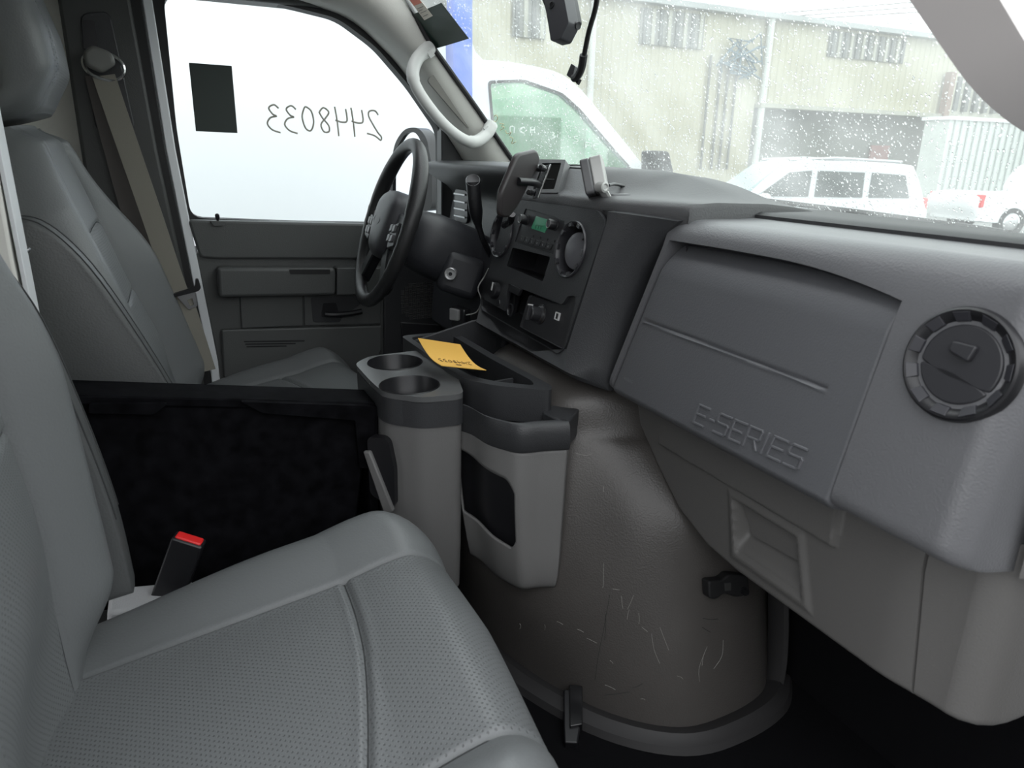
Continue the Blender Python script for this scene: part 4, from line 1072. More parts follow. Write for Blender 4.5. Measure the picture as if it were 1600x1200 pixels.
for a0, a1 in ((10, 0), (170, 180)):
    sgn = 1 if a0 < 90 else -1
    build('spoke', *g_prism(SWF, rpoly([(sgn*.07, .03), (sgn*.178, .022), (sgn*.180, -.018), (sgn*.075, -.03)], .008), -.022, .004), HUB, sw, bevel=.006)
    sp_ = build('spoke', *g_prism(SWF, rpoly([(sgn*.035, -.065), (sgn*.075, -.045), (sgn*.135, -.135), (sgn*.105, -.158)], .008), -.022, .004), BLACK, sw, bevel=.006)
    pad = build('button_pad', *g_prism(SWF, rpoly([(sgn*.085, -.005), (sgn*.150, .010), (sgn*.158, -.045), (sgn*.105, -.055)], .006), .0, .014), DARKS, sw, bevel=.003)
    for i in range(2):
        for j in range(2):
            u0 = sgn*(.098+.024*i); v0 = -.040+.022*j
            build('thumb_button', *g_prism(SWF, rpoly([(u0, v0), (u0+sgn*.020, v0+.004), (u0+sgn*.020, v0+.020), (u0, v0+.017)], .003), .012, .0185), mat('button_grey', (.10, .10, .105), .35), pad, bevel=.0015)
col = thing('steering_column', (.6, .46, 1.6), 'black steering column shroud with round silver key lock and gear lever', 'steering column')
CA = V(.90, 0, -.36).normalized()
cpt = lambda d, w, up: WC+CA*d+V(0, -w, 0)+V(.36, 0, .90).normalized()*up
rows = []
for d, w, hu, hd in ((.035, .05, .045, .05), (.05, .075, .055, .075), (.11, .085, .065, .09), (.2, .09, .065, .095), (.30, .09, .05, .08)):
    q = cat([(-w, 0, 0), (-w*.75, hu*.8, 0), (0, hu, 0), (w*.75, hu*.8, 0), (w, 0, 0), (w*.8, -hd*.8, 0), (0, -hd, 0), (-w*.8, -hd*.8, 0)], 4, closed=True)
    rows.append([cpt(d, p.x, p.y) for p in q])
COLM = mat('column_plastic', (.03, .031, .036), .45, bump=.2, scale=500)
build('shroud', *g_grid(rows, cu_=True, cap=True), COLM, col, ang=50)
kp = at(704, 428, Y=.345)
kb = build('lock_housing', *g_box(tuple(kp+V(.045, .055, -.012)), (.10, .085, .10), Matrix.Rotation(.35, 3, 'Y') @ Matrix.Rotation(-.25, 3, 'Z')), COLM, col, bevel=.018, seg=4)
kd = (CAM-kp).normalized()*.4+V(-.5, -.6, 0).normalized()*.6
kc_ = build('key_lock', *g_lathe(kp, kd, [(.0145, -.012), (.0145, .002), (.013, .0035), (.0095, .003), (.009, .0015), (.0001, .0015)], 28), mat('lock_face', (.5, .5, .5), .3, .7), col, ang=30)
build('key_slot', *g_lathe(kp, kd, [(.0045, .0015), (.0045, .0026), (.002, .0026), (.0001, .0022)], 14), BLACK, col)
# lower shroud panel between column and stack
lowp = [at(*p, X=.64) for p in [(690, 345), (745, 362), (757, 430), (752, 480), (735, 478), (672, 445), (690, 395)]]
# gear lever
gl = thing('gear_lever', tuple(at(760, 400, Y=.33)), 'black column gear lever with thick round ended grip beside the wheel', 'gear lever')
gp = [at(739, 284, Y=.31), at(742, 318, Y=.31), at(747, 350, Y=.315), at(756, 378, Y=.32), at(768, 402, Y=.33), at(772, 425, Y=.345)]
gp = cat(gp, 6)
build('grip', *g_tube(gp[:14], [.0155]*9+[.0145, .013, .011, .009, .008], 16), BLACK, gl)
build('shaft', *g_tube(gp[12:], .0072, 10), BLACK, gl)
d_ = (gp[0]-gp[3]).normalized(); d_ = (d_+(CAM-gp[0]).normalized()*1.2).normalized()
cap_ = build('end_cap', *g_lathe(gp[0], d_, [(.016, -.01), (.0165, .002), (.0158, .006), (.0145, .0055), (.0001, .005)], 24), BLACK, gl, ang=30)
build('cap_ring', *g_lathe(gp[0]+d_*.006, d_, [(.0148, 0), (.0155, .0009), (.0162, 0)], 24), mat('ring_grey', (.2, .2, .21), .4), gl)
# panel below the column and the dark slot beside it
kn = build('column_surround', *g_prism(Fr((.66, 0, 1.6), (0, -1, 0), (.1, 0, 1), (-1, 0, .1)), rpoly([(-.70, -.16), (-.22, -.16), (-.18, .0), (-.20, .12), (-.30, .10), (-.70, .10)], .03), -.02, .004), COLM, dash, bevel=.008)

# connector hanging under the column on a pale wire
ob = thing('diagnostic_plug', tuple(at(718, 495, Y=.33)), 'small black and clear plug with white wire hanging under the dash', 'plug')
op = at(717, 497, Y=.33); OF = Fr(tuple(op), (.5, -.8, 0), (0, .1, 1), (-.8, -.5, 0))
build('plug_body', *g_prism(OF, rpoly([(-.020, -.026), (.020, -.024), (.022, .022), (-.018, .026)], .005), -.02, .006), GLOSS, ob, bevel=.003)
build('clear_cap', *g_prism(OF, rpoly([(-.019, -.005), (.008, -.004), (.010, .022), (-.017, .024)], .004), .005, .014), mat('clear_cap', (.22, .22, .22), .15), ob, bevel=.002)
wpts = [op+V(.012, -.018, .01), at(745, 487, Y=.29), at(752, 470, Y=.27), at(747, 450, Y=.27), at(757, 432, Y=.26), at(763, 420, Y=.24)]
build('wire', *g_tube(cat(wpts, 6), .0014, 6), mat('pale_wire', (.4, .4, .38), .5), ob)

# ------------------------------------------------------------------ driver's belt
belt = thing('seat_belt', (-.1, .75, 1.3), 'tan seat belt slung from the dark door pillar past the driver seat', 'seat belt')
def ribbon(pts, wvec, wd, th):
    P = cat(pts, 8); rows = []
    for i, p in enumerate(P):
        T = (P[min(i+1, len(P)-1)]-P[max(i-1, 0)]).normalized(); w_ = wvec-T*wvec.dot(T); w_.normalize(); n_ = T.cross(w_)
        rows.append([p+w_*wd*.5+n_*th, p-w_*wd*.5+n_*th, p-w_*wd*.5-n_*th, p+w_*wd*.5-n_*th])
    return g_grid(rows, cu_=True, cap=True)
DR = at(160, 98, Y=.755)
bp_ = [at(162, 118, Y=.75), at(190, 200, Y=.745), at(235, 330, Y=.735), at(274, 445, Y=.725), at(290, 480, Y=.72), at(322, 580, Y=.70)]
build('webbing', *ribbon(bp_, V(1, -.1, .35), .047, .0007), WEB, belt)
build('retractor_webbing', *ribbon([at(150, 118, Y=.776), at(170, 200, Y=.776), at(205, 330, Y=.776), at(240, 440, Y=.776), at(262, 520, Y=.776)], V(1, 0, .1), .045, .0007), WEB_SHADED, belt)
AN = Fr(tuple(DR), (1, 0, -.25), (.25, 0, 1), (0, -1, 0))
gd = build('guide_loop', *g_tube([AN.p(.004+.040*math.copysign(abs(math.cos(a))**.8, math.cos(a)), -.006+.028*math.sin(a), .004) for a in [2*math.pi*i/36 for i in range(36)]], .0045, 8, closed=True), CHROME, belt)
AN2 = mat('anchor_cover', (.16, .16, .15), .45)
build('anchor_cover', *g_prism(AN, rpoly([(-.038, .010), (-.022, .030), (.016, .026), (.028, .004), (.002, -.024), (-.030, -.018)], .010), .0, .022), AN2, belt, bevel=.008, seg=4)
tp_ = at(287, 450, Y=.718); TGF = Fr(tuple(tp_), (1, 0, .25), (-.25, 0, 1), (0, -1, 0))
tg = build('tongue_grip', *g_prism(TGF, rpoly([(-.034, -.006), (.026, -.004), (.034, .014), (.040, .012), (.038, -.010), (.03, -.016), (-.03, -.014)], .004), -.006, .010), BLACK, belt, bevel=.002)
build('tongue_plate', *g_prism(TGF, rpoly([(-.022, -.014), (.022, -.012), (.014, -.052), (-.008, -.054)], .004), .0, .004, [rpoly([(-.004, -.030), (.010, -.029), (.008, -.046), (-.002, -.047)], .002)]), ALU, belt, bevel=.0008)

# ------------------------------------------------------------------ grab handle, stickers, mirror
gh = thing('grab_handle', tuple(at(700, 160, Y=.72)), 'pale grey grab handle on the far windscreen pillar', 'handle')
hp_ = [at(672, 74, Y=.70), at(652, 92, Y=.68), at(645, 118, Y=.66), at(656, 146, Y=.65), at(684, 184, Y=.645), at(712, 210, Y=.65), at(738, 222, Y=.66), at(758, 212, Y=.68), at(768, 194, Y=.695)]
HANM = mat('handle_plastic', (.54, .545, .53), .45, bump=.1, scale=500)
build('grip', *g_tube(cat(hp_, 7), [.018]*5+[.0165]*12+[.0145]*24+[.0165]*10+[.018]*6, 14), HANM, gh)
for p in ((673, 84), (761, 202)):
    c = at(*p, Y=.675); build('screw_cover', *g_box(tuple(c), (.016, .004, .018), Matrix.Rotation(-.6, 3, 'Y')), HANM, gh, bevel=.0015)
build('handle_recess', *g_prism(Fr(tuple(at(705, 160, Y=.715)), (.7, 0, -.7), (.7, 0, .7), (0, -1, 0)), rpoly([(-.085, -.012), (.085, -.012), (.075, .028), (-.08, .02)], .012), -.006, .002), mat('recess_shade', (.16, .155, .14), .7), gh)  # flat plate, darker colour standing for the shade in the recess

GF = Fr((0, .861, 1.4), (1, 0, 0), (0, 0, 1), (0, -1, 0))      # inner face of the side window
st = tag(build('window_sticker', *g_prism(GF, [GF.px(*p) for p in [(295, 98), (362, 103), (371, 208), (306, 205)]], .0002, .0012), mat('dark_film', (.010, .022, .017), .4), smooth=False), 'dark green rectangular film sticker stuck on the driver side window', 'sticker')
digits = {'2': [(0, 5), (.8, 6), (2.2, 5.8), (2.4, 4.6), (1.4, 2.6), (.2, .6), (-.6, -.4), (-.4, -1.2), (.4, -.6), (1.4, 0), (3, .4)], '4': [(.2, 6), (0, 3.2), (1.2, 2.8), (2.8, 3.2)], '4b': [(2.8, 6.4), (2.4, 3), (2.2, -.6)],
          '8': [(2.6, 5), (1.6, 6), (.4, 5), (1.2, 3.6), (2.4, 2), (1.8, .3), (.6, .4), (.6, 1.8), (2, 3.6), (2.7, 5)], '0': [(1.8, 6), (.6, 5), (.2, 2.4), (1, .4), (2.2, 1), (2.8, 3.6), (2.2, 5.6), (1.8, 6)],
          '3': [(.2, 5.2), (1.2, 6), (2.4, 5.2), (1.6, 3.8), (.8, 3.4), (2.2, 3), (3, 1.6), (2, .2), (.2, -.4)]}
GO = Fr((0, .8655, 1.4), (1, 0, 0), (0, 0, 1), (0, -1, 0))
pL, pR = GO.px(412, 200), GO.px(592, 208)
L_ = pR[0]-pL[0]; sx = L_/(7*3.9); M = MB()
for i, ch in enumerate('2448033'):
    ss = [digits[ch]]+([digits['4b']] if ch == '4' else [])
    yoff = pR[1]+(pL[1]-pR[1])*(i/6)
    M.add(*g_strokes(lambda x, y: GO.p(pR[0]-(i*3.9+x)*sx, yoff+y*sx*.95-.006, .001), ss, .0016, 5).__dict__.values()) if False else None
    gsx = g_strokes(lambda x, y: GO.p(pR[0]-(i*3.9+x)*sx, yoff+y*sx*.95-.006, .001), ss, .0024, 5); M.add(gsx.v, gsx.f)
wr = M.out('marker_writing', MARK, w2)

# film and paper stickers at the top of the windscreen
def wsticker(name, pts, m, lab, h):
    P = [wpick(*p) for p in pts]; N_ = 8; rows = []
    for i in range(N_+1):
        r = []
        for j in range(N_+1):
            a, b_ = i/N_, j/N_
            y = (1-a)*(1-b_)*P[0][0]+(1-a)*b_*P[1][0]+a*b_*P[2][0]+a*(1-b_)*P[3][0]; z = (1-a)*(1-b_)*P[0][1]+(1-a)*b_*P[1][1]+a*b_*P[2][1]+a*(1-b_)*P[3][1]
            r.append((wsp(y, z, h), wsn(y, z)))
        rows.append(r)
    return tag(build(name, *g_sheet(rows, .0006), m), lab, 'sticker'), P
FILM = mat('dark_film_front', (.014, .035, .026), .35)
wsticker('windscreen_sticker', [(640, 24), (690, 4), (733, 60), (683, 75)], FILM, 'dark green square film sticker in the top corner of the windscreen', .0010)
ps, P = wsticker('inspection_sticker', [(638, -4), (652, -8), (677, 24), (664, 31)], mat('paper_sticker', (.75, .7, .62), .6), 'small red and white paper sticker overlapping the windscreen film', .0022)
def pspt(a, b_): 
    y = (1-a)*(1-b_)*P[0][0]+(1-a)*b_*P[1][0]+a*b_*P[2][0]+a*(1-b_)*P[3][0]; z = (1-a)*(1-b_)*P[0][1]+(1-a)*b_*P[1][1]+a*b_*P[2][1]+a*(1-b_)*P[3][1]
    return wsp(y, z, .0027)
q = [[(pspt(.0+.35*i/3, .05+.9*j/3), V(-1, 0, -.8).normalized()) for j in range(4)] for i in range(4)]
build('red_print', *g_sheet(q, .0003), mat('faded_red', (.7, .25, .18), .6), ps)
mm = MB()
for a in (.5, .6, .7, .85): mm.add(*g_tube([pspt(a, .15), pspt(a, .55+.3*((a*10) % 2))], .0005, 4))
mm.out('print_lines', BLACK, ps)
# marker strokes beside the pillar
M = MB()
for px_, py_, s in ((772, 190, [(0, 3), (1, 4), (2, 2.5), (1, 0), (0, .5)]), (781, 203, [(0, 4), (2, 3.6), (1, 2.4), (2.4, 1.6), (.4, 0)]), (790, 214, [(0, 4), (1, 2), (3, 3), (2, 1)]), (797, 224, [(0, 4), (1.5, 3), (1, 0), (3, 1)])):
    pts = [wpick(px_+x*3.0, py_-y*2.6) for x, y in s]
    M.add(*g_tube(cat([wsp(a, b_, .0006) for a, b_ in pts], 4), .0011, 5))
M.out('marker_writing', mat('pale_marker', (.8, .75, .5), .7), w1)

mir = thing('side_mirror', tuple(at(660, 260, Y=1.12)), 'black framed driver side mirror outside the side window', 'mirror')
MF = Fr(tuple(at(645, 262, Y=1.12)), (.5, -.85, 0), (0, 0, 1), (-.85, -.5, 0))
mo = [MF.px(*p) for p in [(611, 330), (610, 270), (618, 222), (634, 200), (655, 199), (668, 215), (676, 260), (676, 330)]]
mi = [MF.px(*p) for p in [(615, 328), (615, 272), (622, 228), (636, 207), (650, 206), (659, 220), (663, 260), (662, 328)]]
build('housing', *g_prism(MF, rpoly(mo, .03), -.05, .004, [rpoly(mi, .02)]), BLACK, mir, bevel=.004)
build('mirror_glass', *g_prism(MF, rpoly(mi, .02), -.012, -.004), mat('mirror', (.85, .87, .9), .03, 1), mir, smooth=False)
build('arm', *g_tube([at(670, 265, Y=1.10), at(690, 268, Y=.95), at(702, 270, Y=.87)], .014, 10), BLACK, mir)

# ------------------------------------------------------------------ devices on the dash
ph = thing('phone_holder', tuple(at(840, 300, X=.66)), 'black phone in a bracket mounted at the left of the radio', 'phone')
PHF_o = at(808, 285, X=.575)
phn = V(-.55, .80, .12).normalized(); phv = V(.36, .05, 1); phv = (phv-phn*phv.dot(phn)).normalized(); phu = phv.cross(phn)
PHF = Fr(tuple(PHF_o), tuple(phu), tuple(phv), tuple(phn))
pq = rpoly([PHF.px(*p) for p in [(806, 240), (836, 233), (841, 250), (808, 318), (792, 340), (778, 338), (780, 300)]], .012)
build('phone_body', *g_prism(PHF, pq, -.006, .006), mat('phone_back', (.03, .026, .027), .4), ph, bevel=.004, seg=3)
bp0 = at(842, 292, X=.645)
build('clamp', *g_tube(cat([PHF.p(.012, .0, -.008), at(832, 285, X=.61), at(842, 288, X=.64)], 4), [.007]*9, 12), BLACK, ph)
BRF = Fr(tuple(bp0), (.1, -1, 0), (.25, 0, 1), (-1, -.1, .25))
bq = [BRF.px(*p) for p in [(848, 259), (858, 257), (841, 309), (832, 310)]]
build('bracket_plate', *g_prism(BRF, bq, -.003, .0), GLOSS, ph, bevel=.0008)
build('bracket_edge', *g_tube([BRF.p(*BRF.px(860, 257), .0), BRF.p(*BRF.px(841, 309), .0)], .0016, 6), CHROME, ph)
for p in ((838, 262), (846, 262), (827, 300)):
    build('bracket_screw', *g_lathe(at(*p, X=.635), (-.8, -.5, .2), [(.006, -.01), (.006, .002), (.004, .004), (.0001, .004)], 10), BLACK, ph)
build('lower_clip', *g_tube(cat([at(800, 335, X=.60), at(798, 345, X=.605), at(788, 352, X=.61)], 4), .007, 8), GLOSS, ph)

mo_ = thing('small_monitor', tuple(at(955, 312, Z=1.822)), 'small silver edged monitor tilted on a short stand on the dash top', 'monitor')
mc = at(920, 280, X=.665)
mn = V(-.80, .55, -.25).normalized(); mv = V(.30, 0, 1); mv = (mv-mn*mv.dot(mn)).normalized(); mu = mv.cross(mn)
MOF = Fr(tuple(mc), tuple(mu), tuple(mv), tuple(mn))
MONM = mat('monitor_shell', (.10, .10, .105), .35); SILV = mat('silver_shell', (.42, .42, .41), .35, .3)
mq = [MOF.px(*p) for p in [(916, 262), (943, 250), (948, 254), (908, 308), (897, 304)]]
u0, u1, v0, v1_ = -.034, .034, -.030, .030
build('screen_shell', *g_prism(MOF, rpoly([(u0, v0), (u1, v0), (u1, v1_), (u0, v1_)], .006), -.008, .008), MONM, mo_, bevel=.003)
build('silver_back', *g_prism(MOF, rpoly([(u0+.002, v0+.002), (u1-.002, v0+.002), (u1-.002, v1_+.001), (u0+.002, v1_+.001)], .005), -.030, -.008), SILV, mo_, bevel=.003)
hb_ = at(938, 292, X=.665)
build('hinge', *g_lathe(hb_, (.2, -1, 0), [(.0001, -.012), (.009, -.012), (.009, .012), (.006, .013), (.004, .011), (.0001, .011)], 20), SILV, mo_, ang=30)
build('hinge_bracket', *g_tube(cat([mc-mn*.016, hb_.lerp(mc, .4), hb_], 4), .007, 8), SILV, mo_)
build('stand_arm', *g_tube(cat([hb_, at(944, 301, X=.675), at(950, 312, X=.685)], 4), .008, 10, flat=(.010, .006)), SILV, mo_)
fb = at(960, 311, X=.700)
build('foot', *g_box(tuple(fb+V(.01, 0, .002)), (.036, .026, .014), Matrix.Rotation(-.3, 3, 'Z')), mat('foot_shell', (.09, .09, .095), .4), mo_, bevel=.003)
cab_ = [at(949, 286, X=.70), at(968, 289, X=.73), at(982, 292, X=.76)]
cpts = cat([hb_+V(.01, -.01, .003), at(962, 288, X=.72), at(985, 294, X=.77), at(1010, 303, X=.80), at(1040, 308, X=.84)], 6)
build('cable', *g_tube(cpts, .0028, 8), BLACK, mo_)
build('cable_sleeve', *g_tube(cpts[13:18], .0052, 8), BLACK, mo_)

# camera and clip hanging at the top of the windscreen
dc = thing('dash_camera', tuple(at(868, 20, X=.62)), 'black dash camera hanging at the top edge of the windscreen', 'camera')
dcf = Fr(tuple(at(872, 22, X=.60)), (.25, -1, 0), (.25, .05, 1), (-1, -.25, .2))
build('camera_body', *g_prism(dcf, rpoly([dcf.px(*p) for p in [(856, -8), (886, -12), (898, 40), (886, 66), (871, 69)]], .004), -.012, .012), mat('camera_shell', (.035, .035, .04), .4), dc, bevel=.002)
build('camera_mount', *g_prism(dcf, rpoly([dcf.px(*p) for p in [(836, -14), (880, -14), (890, 30), (868, 47), (852, 38), (846, 10)]], .006), -.03, -.008), BLACK, dc, bevel=.003)
build('lens_ring', *g_lathe(dcf.p(*dcf.px(870, 12), .012), tuple(dcf.n), [(.006, 0), (.006, .0015), (.0045, .0018), (.004, .0006), (.0001, .0006)], 20), BLACK, dc, ang=30)
build('side_knob', *g_lathe(dcf.p(*dcf.px(895, 38), -.008), (.3, -.9, -.2), [(.006, -.01), (.006, .006), (.0001, .006)], 12), BLACK, dc)
hc = thing('cable_clip', tuple(at(905, 100, X=.66)), 'black cable with a clip dangling below the roof beside the camera', 'cable')
cpth = cat([at(937, -40, X=.60), at(931, 10, X=.62), at(920, 50, X=.64), at(913, 85, X=.65)], 6)
build('cable', *g_tube(cpth, .0042, 10), BLACKM, hc)
build('cable_sleeve', *g_tube(cat([at(912, 86, X=.65), at(909, 105, X=.655), at(903, 118, X=.66), at(897, 122, X=.663)], 4), .0068, 10), BLACKM, hc)
ccf = Fr(tuple(at(896, 112, X=.668)), (.2, -1, 0), (.3, .2, 1), (-1, -.2, .3))
build('clip_body', *g_prism(ccf, rpoly([ccf.px(*p) for p in [(897, 101), (903, 104), (897, 126), (888, 121)]], .002), -.006, .006), BLACK, hc, bevel=.001)
build('clip_tip', *g_prism(ccf, [ccf.px(*p) for p in [(897, 123), (907, 122), (902, 131)]], -.003, .003), BLACK, hc)

# envelope on the tray
en = thing('envelope', tuple(at(705, 552, Z=1.52)), 'yellow paper envelope with handwritten number lying across the console tray', 'envelope')
e4 = [at(653, 528, Z=1.555), at(719, 538, Z=1.555), at(760, 578, Z=1.528), at(690, 571, Z=1.530)]
rows = []
for i in range(13):
    r = []
    for j in range(13):
        a, b_ = i/12, j/12
        p = e4[0]*(1-a)*(1-b_)+e4[1]*(1-a)*b_+e4[2]*a*b_+e4[3]*a*(1-b_); p.z -= .010*math.sin(math.pi*a)
        r.append((p, V(0, 0, 1)))
    rows.append(r)
build('paper', *g_sheet(rows, .0012), PAPER, en)
def enp(a, b_):
    p = e4[0]*(1-a)*(1-b_)+e4[1]*(1-a)*b_+e4[2]*a*b_+e4[3]*a*(1-b_); p.z += -.010*math.sin(math.pi*a)+.0006; return p
M = MB()
for i, ch in enumerate('2448033'):
    ss = [digits[ch]]+([digits['4b']] if ch == '4' else [])
    g = g_strokes(lambda x, y: enp(.56+.10*(i/6)*0+y*.02, .88-(i*3.9+x)*.75/27.3), ss, .00045, 4); M.add(g.v, g.f)
for s in ([(0, 0), (1, 6)], [(2, 0), (3, 6)], [(-.5, 2), (3.4, 2)], [(-.3, 4), (3.6, 4)]):
    g = g_strokes(lambda x, y: enp(.76+y*.014, .55-x*.03), [s], .00045, 4); M.add(g.v, g.f)
M.out('handwriting', INK, en)

# ------------------------------------------------------------------ outside
structure(build('ground', [V(-40, -40, 0), V(70, -40, 0), V(70, 60, 0), V(-40, 60, 0)], [(0, 1, 2, 3)], mat('wet_asphalt', (.20, .20, .20), .35, bump=.3, scale=40, var=.25, vscale=1)))
CREAM = mat('cream_sheet', (.40, .385, .30), .6, var=.08, vscale=.4); CREAMD = mat('cream_grey_sheet', (.33, .33, .28), .6, var=.12, vscale=.5)
GREYW = mat('grey_render', (.24, .245, .23), .7, var=.15, vscale=.6)
D = 22.0
wh = thing('warehouse', (22, D, 0), 'cream corrugated warehouse with louvred windows across the yard', 'building')
x0w, x1w = 4.0, 33.5; eave = 7.1; mid = 4.0
EF = Fr((0, D, 0), (1, 0, 0), (0, 0, 1), (0, -1, 0))
xs = []; x = x0w
v, f = [], []
pr_ = []
while x < x1w:
    pr_ += [(x, 0), (x+.16, 0), (x+.20, .03), (x+.30, .03), (x+.34, 0)]; x += .34
v = [V(a, D-b_, z) for a, b_ in pr_ for z in (mid, eave)]
f = [(2*i, 2*i+2, 2*i+3, 2*i+1) for i in range(len(pr_)-1)]
build('upper_wall', v, f, CREAM, wh, smooth=False)
v2 = [V(a, D-b_+.0, z) for a, b_ in pr_ if a < 21.6 for z in (0, mid)]
f2 = [(2*i, 2*i+2, 2*i+3, 2*i+1) for i in range(len(v2)//2-1)]
build('upper_wall', v2, f2, CREAM, wh, smooth=False)
build('lower_wall', *g_box((27.5, D+.9, 2.0), (12.2, .1, 4.0)), GREYW, wh)
build('core', *g_box(((x0w+x1w)/2, D+5, 3.5), (x1w-x0w, 8, 7)), GREYW, wh)
build('canopy_edge', *g_box((27.6, D-.1, 3.95), (12, .5, .16)), CREAMD, wh)
build('eave', *g_box(((x0w+x1w)/2, D-.15, eave+.05), (x1w-x0w, .5, .2)), mat('eave_grey', (.32, .34, .34), .5), wh)
LOUV = mat('louvre', (.20, .205, .19), .5)
def lwin(a, b_, c, d):
    u0, v0 = EF.px(*a); u1, v1 = EF.px(*b_)
    fr_ = build('window', *g_fbox(EF, u0, u1, v1, v0, .05, .09), LOUV, wh, smooth=False)
    n = max(4, int((u1-u0)/.35))
    for i in range(n):
        uu = u0+(u1-u0)*(i+.5)/n; build('louvre', *g_fbox(EF, uu-.07, uu+.07, v1, v0, .09, .15), CREAMD if i % 2 else mat('louvre_dark', (.12, .125, .12), .5), fr_, smooth=False)
lwin((1000, 12), (1095, 78), 0, 0); lwin((1296, 48), (1408, 100), 0, 0); lwin((800, -20), (850, 62), 0, 0)
PIPE = mat('downpipe', (.50, .52, .50), .5)
for px0, w_ in ((919, .22), (1190, .26)):
    u = EF.px(px0, 120)[0]; build('downpipe', *g_tube([EF.p(u, .1, .2), EF.p(u, eave, .2)], w_*.5, 10), PIPE, wh)
CONDUIT = mat('conduit', (.16, .16, .15), .6)
for px0 in (1101, 1118, 1130, 1143):
    u = EF.px(px0, 160)[0]; build('conduit', *g_tube([EF.p(u, 1.5, .12), EF.p(u, 5.6, .12)], .05, 8), CONDUIT, wh)
BRN = mat('rusty_pipe', (.22, .15, .12), .7)
u = EF.px(1470, 150)[0]; build('rusty_column', *g_box((u, D-.3, 2.9), (.35, .3, 5.8)), BRN, wh)
u = EF.px(1150, 55)[0]
hz = MB()
for i in range(14): hz.add(*g_tube([EF.p(u+random.uniform(-1.2, 1.2), 5.6+random.uniform(-.6, .9), .3), EF.p(u+random.uniform(-1.2, 1.2), 5.6+random.uniform(-.6, .9), .4), EF.p(u+random.uniform(-1.4, 1.4), 5.4+random.uniform(-.6, .9), .3)], .04, 5))
hz.out('cable_tangle', mat('cable_blue', (.12, .17, .2), .6), wh)
u, vv_ = EF.px(1395, 245); build('red_notice', *g_fbox(EF, u-.6, u+.6, vv_-.5, vv_+.5, -.8, -.7), mat('faded_red_sign', (.38, .24, .23), .7), wh, smooth=False)
u, vv_ = EF.px(1471, 222); build('red_notice', *g_fbox(EF, u-.3, u+.3, vv_-.3, vv_+.3, .3, .4), mat('bright_red_sign', (.75, .12, .10), .6), wh, smooth=False)

# second building and white tent to the right
w3 = thing('pale_shed', (40, 26, 0), 'pale shed with dark louvres seen behind the near windscreen pillar', 'building')
build('wall', *g_box((42, 27, 3.2), (14, 6, 6.4)), mat('shed_wall', (.42, .42, .36), .6, var=.1, vscale=.5), w3)
for i in range(16): build('louvre', *g_box((36.5+.8*i, 23.9, 5.2), (.3, .2, 1.6)), mat('louvre_dark', (.12, .125, .12), .5), w3)
tn = thing('white_container', (27.5, 15.5, 0), 'white mesh sided container standing at the right end of warehouse', 'container')
a, b_ = at(1482, 200, Y=17.5), at(1640, 200, Y=17.5)
build('side', *g_box(((a.x+b_.x)/2+1.5, 18.0, 1.75), (b_.x-a.x+3, 1.0, 3.5)), mat('white_mesh', (.55, .58, .56), .6, var=.06), tn)
for i in range(20): build('rib', *g_box((a.x+.3+i*.42, 17.46, 1.75), (.05, .05, 3.4)), mat('mesh_rib', (.45, .48, .47), .6), tn)
build('roof', *g_box(((a.x+b_.x)/2+1.5, 18.0, 3.52), (b_.x-a.x+3.2, 1.2, .12)), WHITE, tn)

# power lines
for k, (y0, y1) in enumerate((((1225, 32), (1640, 6)), ((1200, 22), (1640, -14)), ((1215, 27), (1640, -4)))):
    tag(build('power_line', *g_tube([at(y0[0]-200, y0[1]+16, Y=30+k), at(*y0, Y=30+k), at(y1[0], y1[1], Y=24+k)], .03, 5), BLACKM), ('lowest', 'topmost', 'middle')[k]+' of three thin dark power lines crossing the sky above the warehouse', 'power line', 'power lines above the warehouse')

# vehicles
def car(name, label, cat_, C0, hd, L, profile, W_, paint, wins, wheels, scale=1):
    """profile: side outline (x forward, z); the body is rounded in towards the roof."""
    root = thing(name, (C0[0], C0[1], 0), label, cat_)
    h = V(hd[0], hd[1], 0).normalized(); s = V(h.y, -h.x, 0)           # s: the vehicle's right side
    def P(x, y, z): return V(C0[0], C0[1], 0)+h*x+s*y+V(0, 0, z)
    pro = cat([(a, b_, 0) for a, b_ in profile], 4, closed=True)
    zb = max(p.y for p in pro)
    def half(z): return W_/2*(1-.16*max(0, (z-zb*.52)/(zb*.48))**1.2)
    rows = []
    for k in (-1, -.97, -.9, -.5, 0, .5, .9, .97, 1):
        e = 1-.02*(abs(k) > .95)-.02*(abs(k) == 1)
        rows.append([P(p.x*e, half(p.y)*k, .9+(p.y-.9)*e) for p in pro])
    build('body', *g_grid(rows, cu_=True, cap=True), paint, root, ang=40)
    GL_ = mat('car_window', (.05, .06, .06), .15)
    for nm, poly in wins:
        for sd in (1, -1):
            vs_ = [P(x, sd*(half(z)+.012), z) for x, z in poly]+[P(x, sd*(half(z)-.05), z) for x, z in poly]; n = len(poly)
            build(nm, vs_, [tuple(range(n)), tuple(range(n, 2*n))[::-1]]+[(i, (i+1) % n, n+(i+1) % n, n+i) for i in range(n)], GL_, root, smooth=False)
    for x, r in wheels:
        for sd in (1, -1):
            t = build('wheel', *g_lathe(P(x, sd*(W_/2-.20), r), tuple(s*sd), [(r*.6, -.02), (r*.97, 0), (r, .04), (r, .18), (r*.95, .215), (r*.66, .225), (r*.62, .20)], 28), BLACKM, root, ang=40)
            build('hub', *g_lathe(P(x, sd*(W_/2-.20), r), tuple(s*sd), [(r*.64, .17), (r*.5, .20), (r*.2, .215), (.001, .215)], 20), ALU, t)
    return root, P
SUVP = [(-2.45, .45), (-2.45, .95), (-2.38, 1.15), (-2.15, 1.72), (-1.9, 1.86), (-.5, 1.9), (.35, 1.84), (1.15, 1.22), (1.4, 1.15), (2.2, 1.02), (2.45, .8), (2.48, .45), (1.9, .32), (-1.9, .32)]
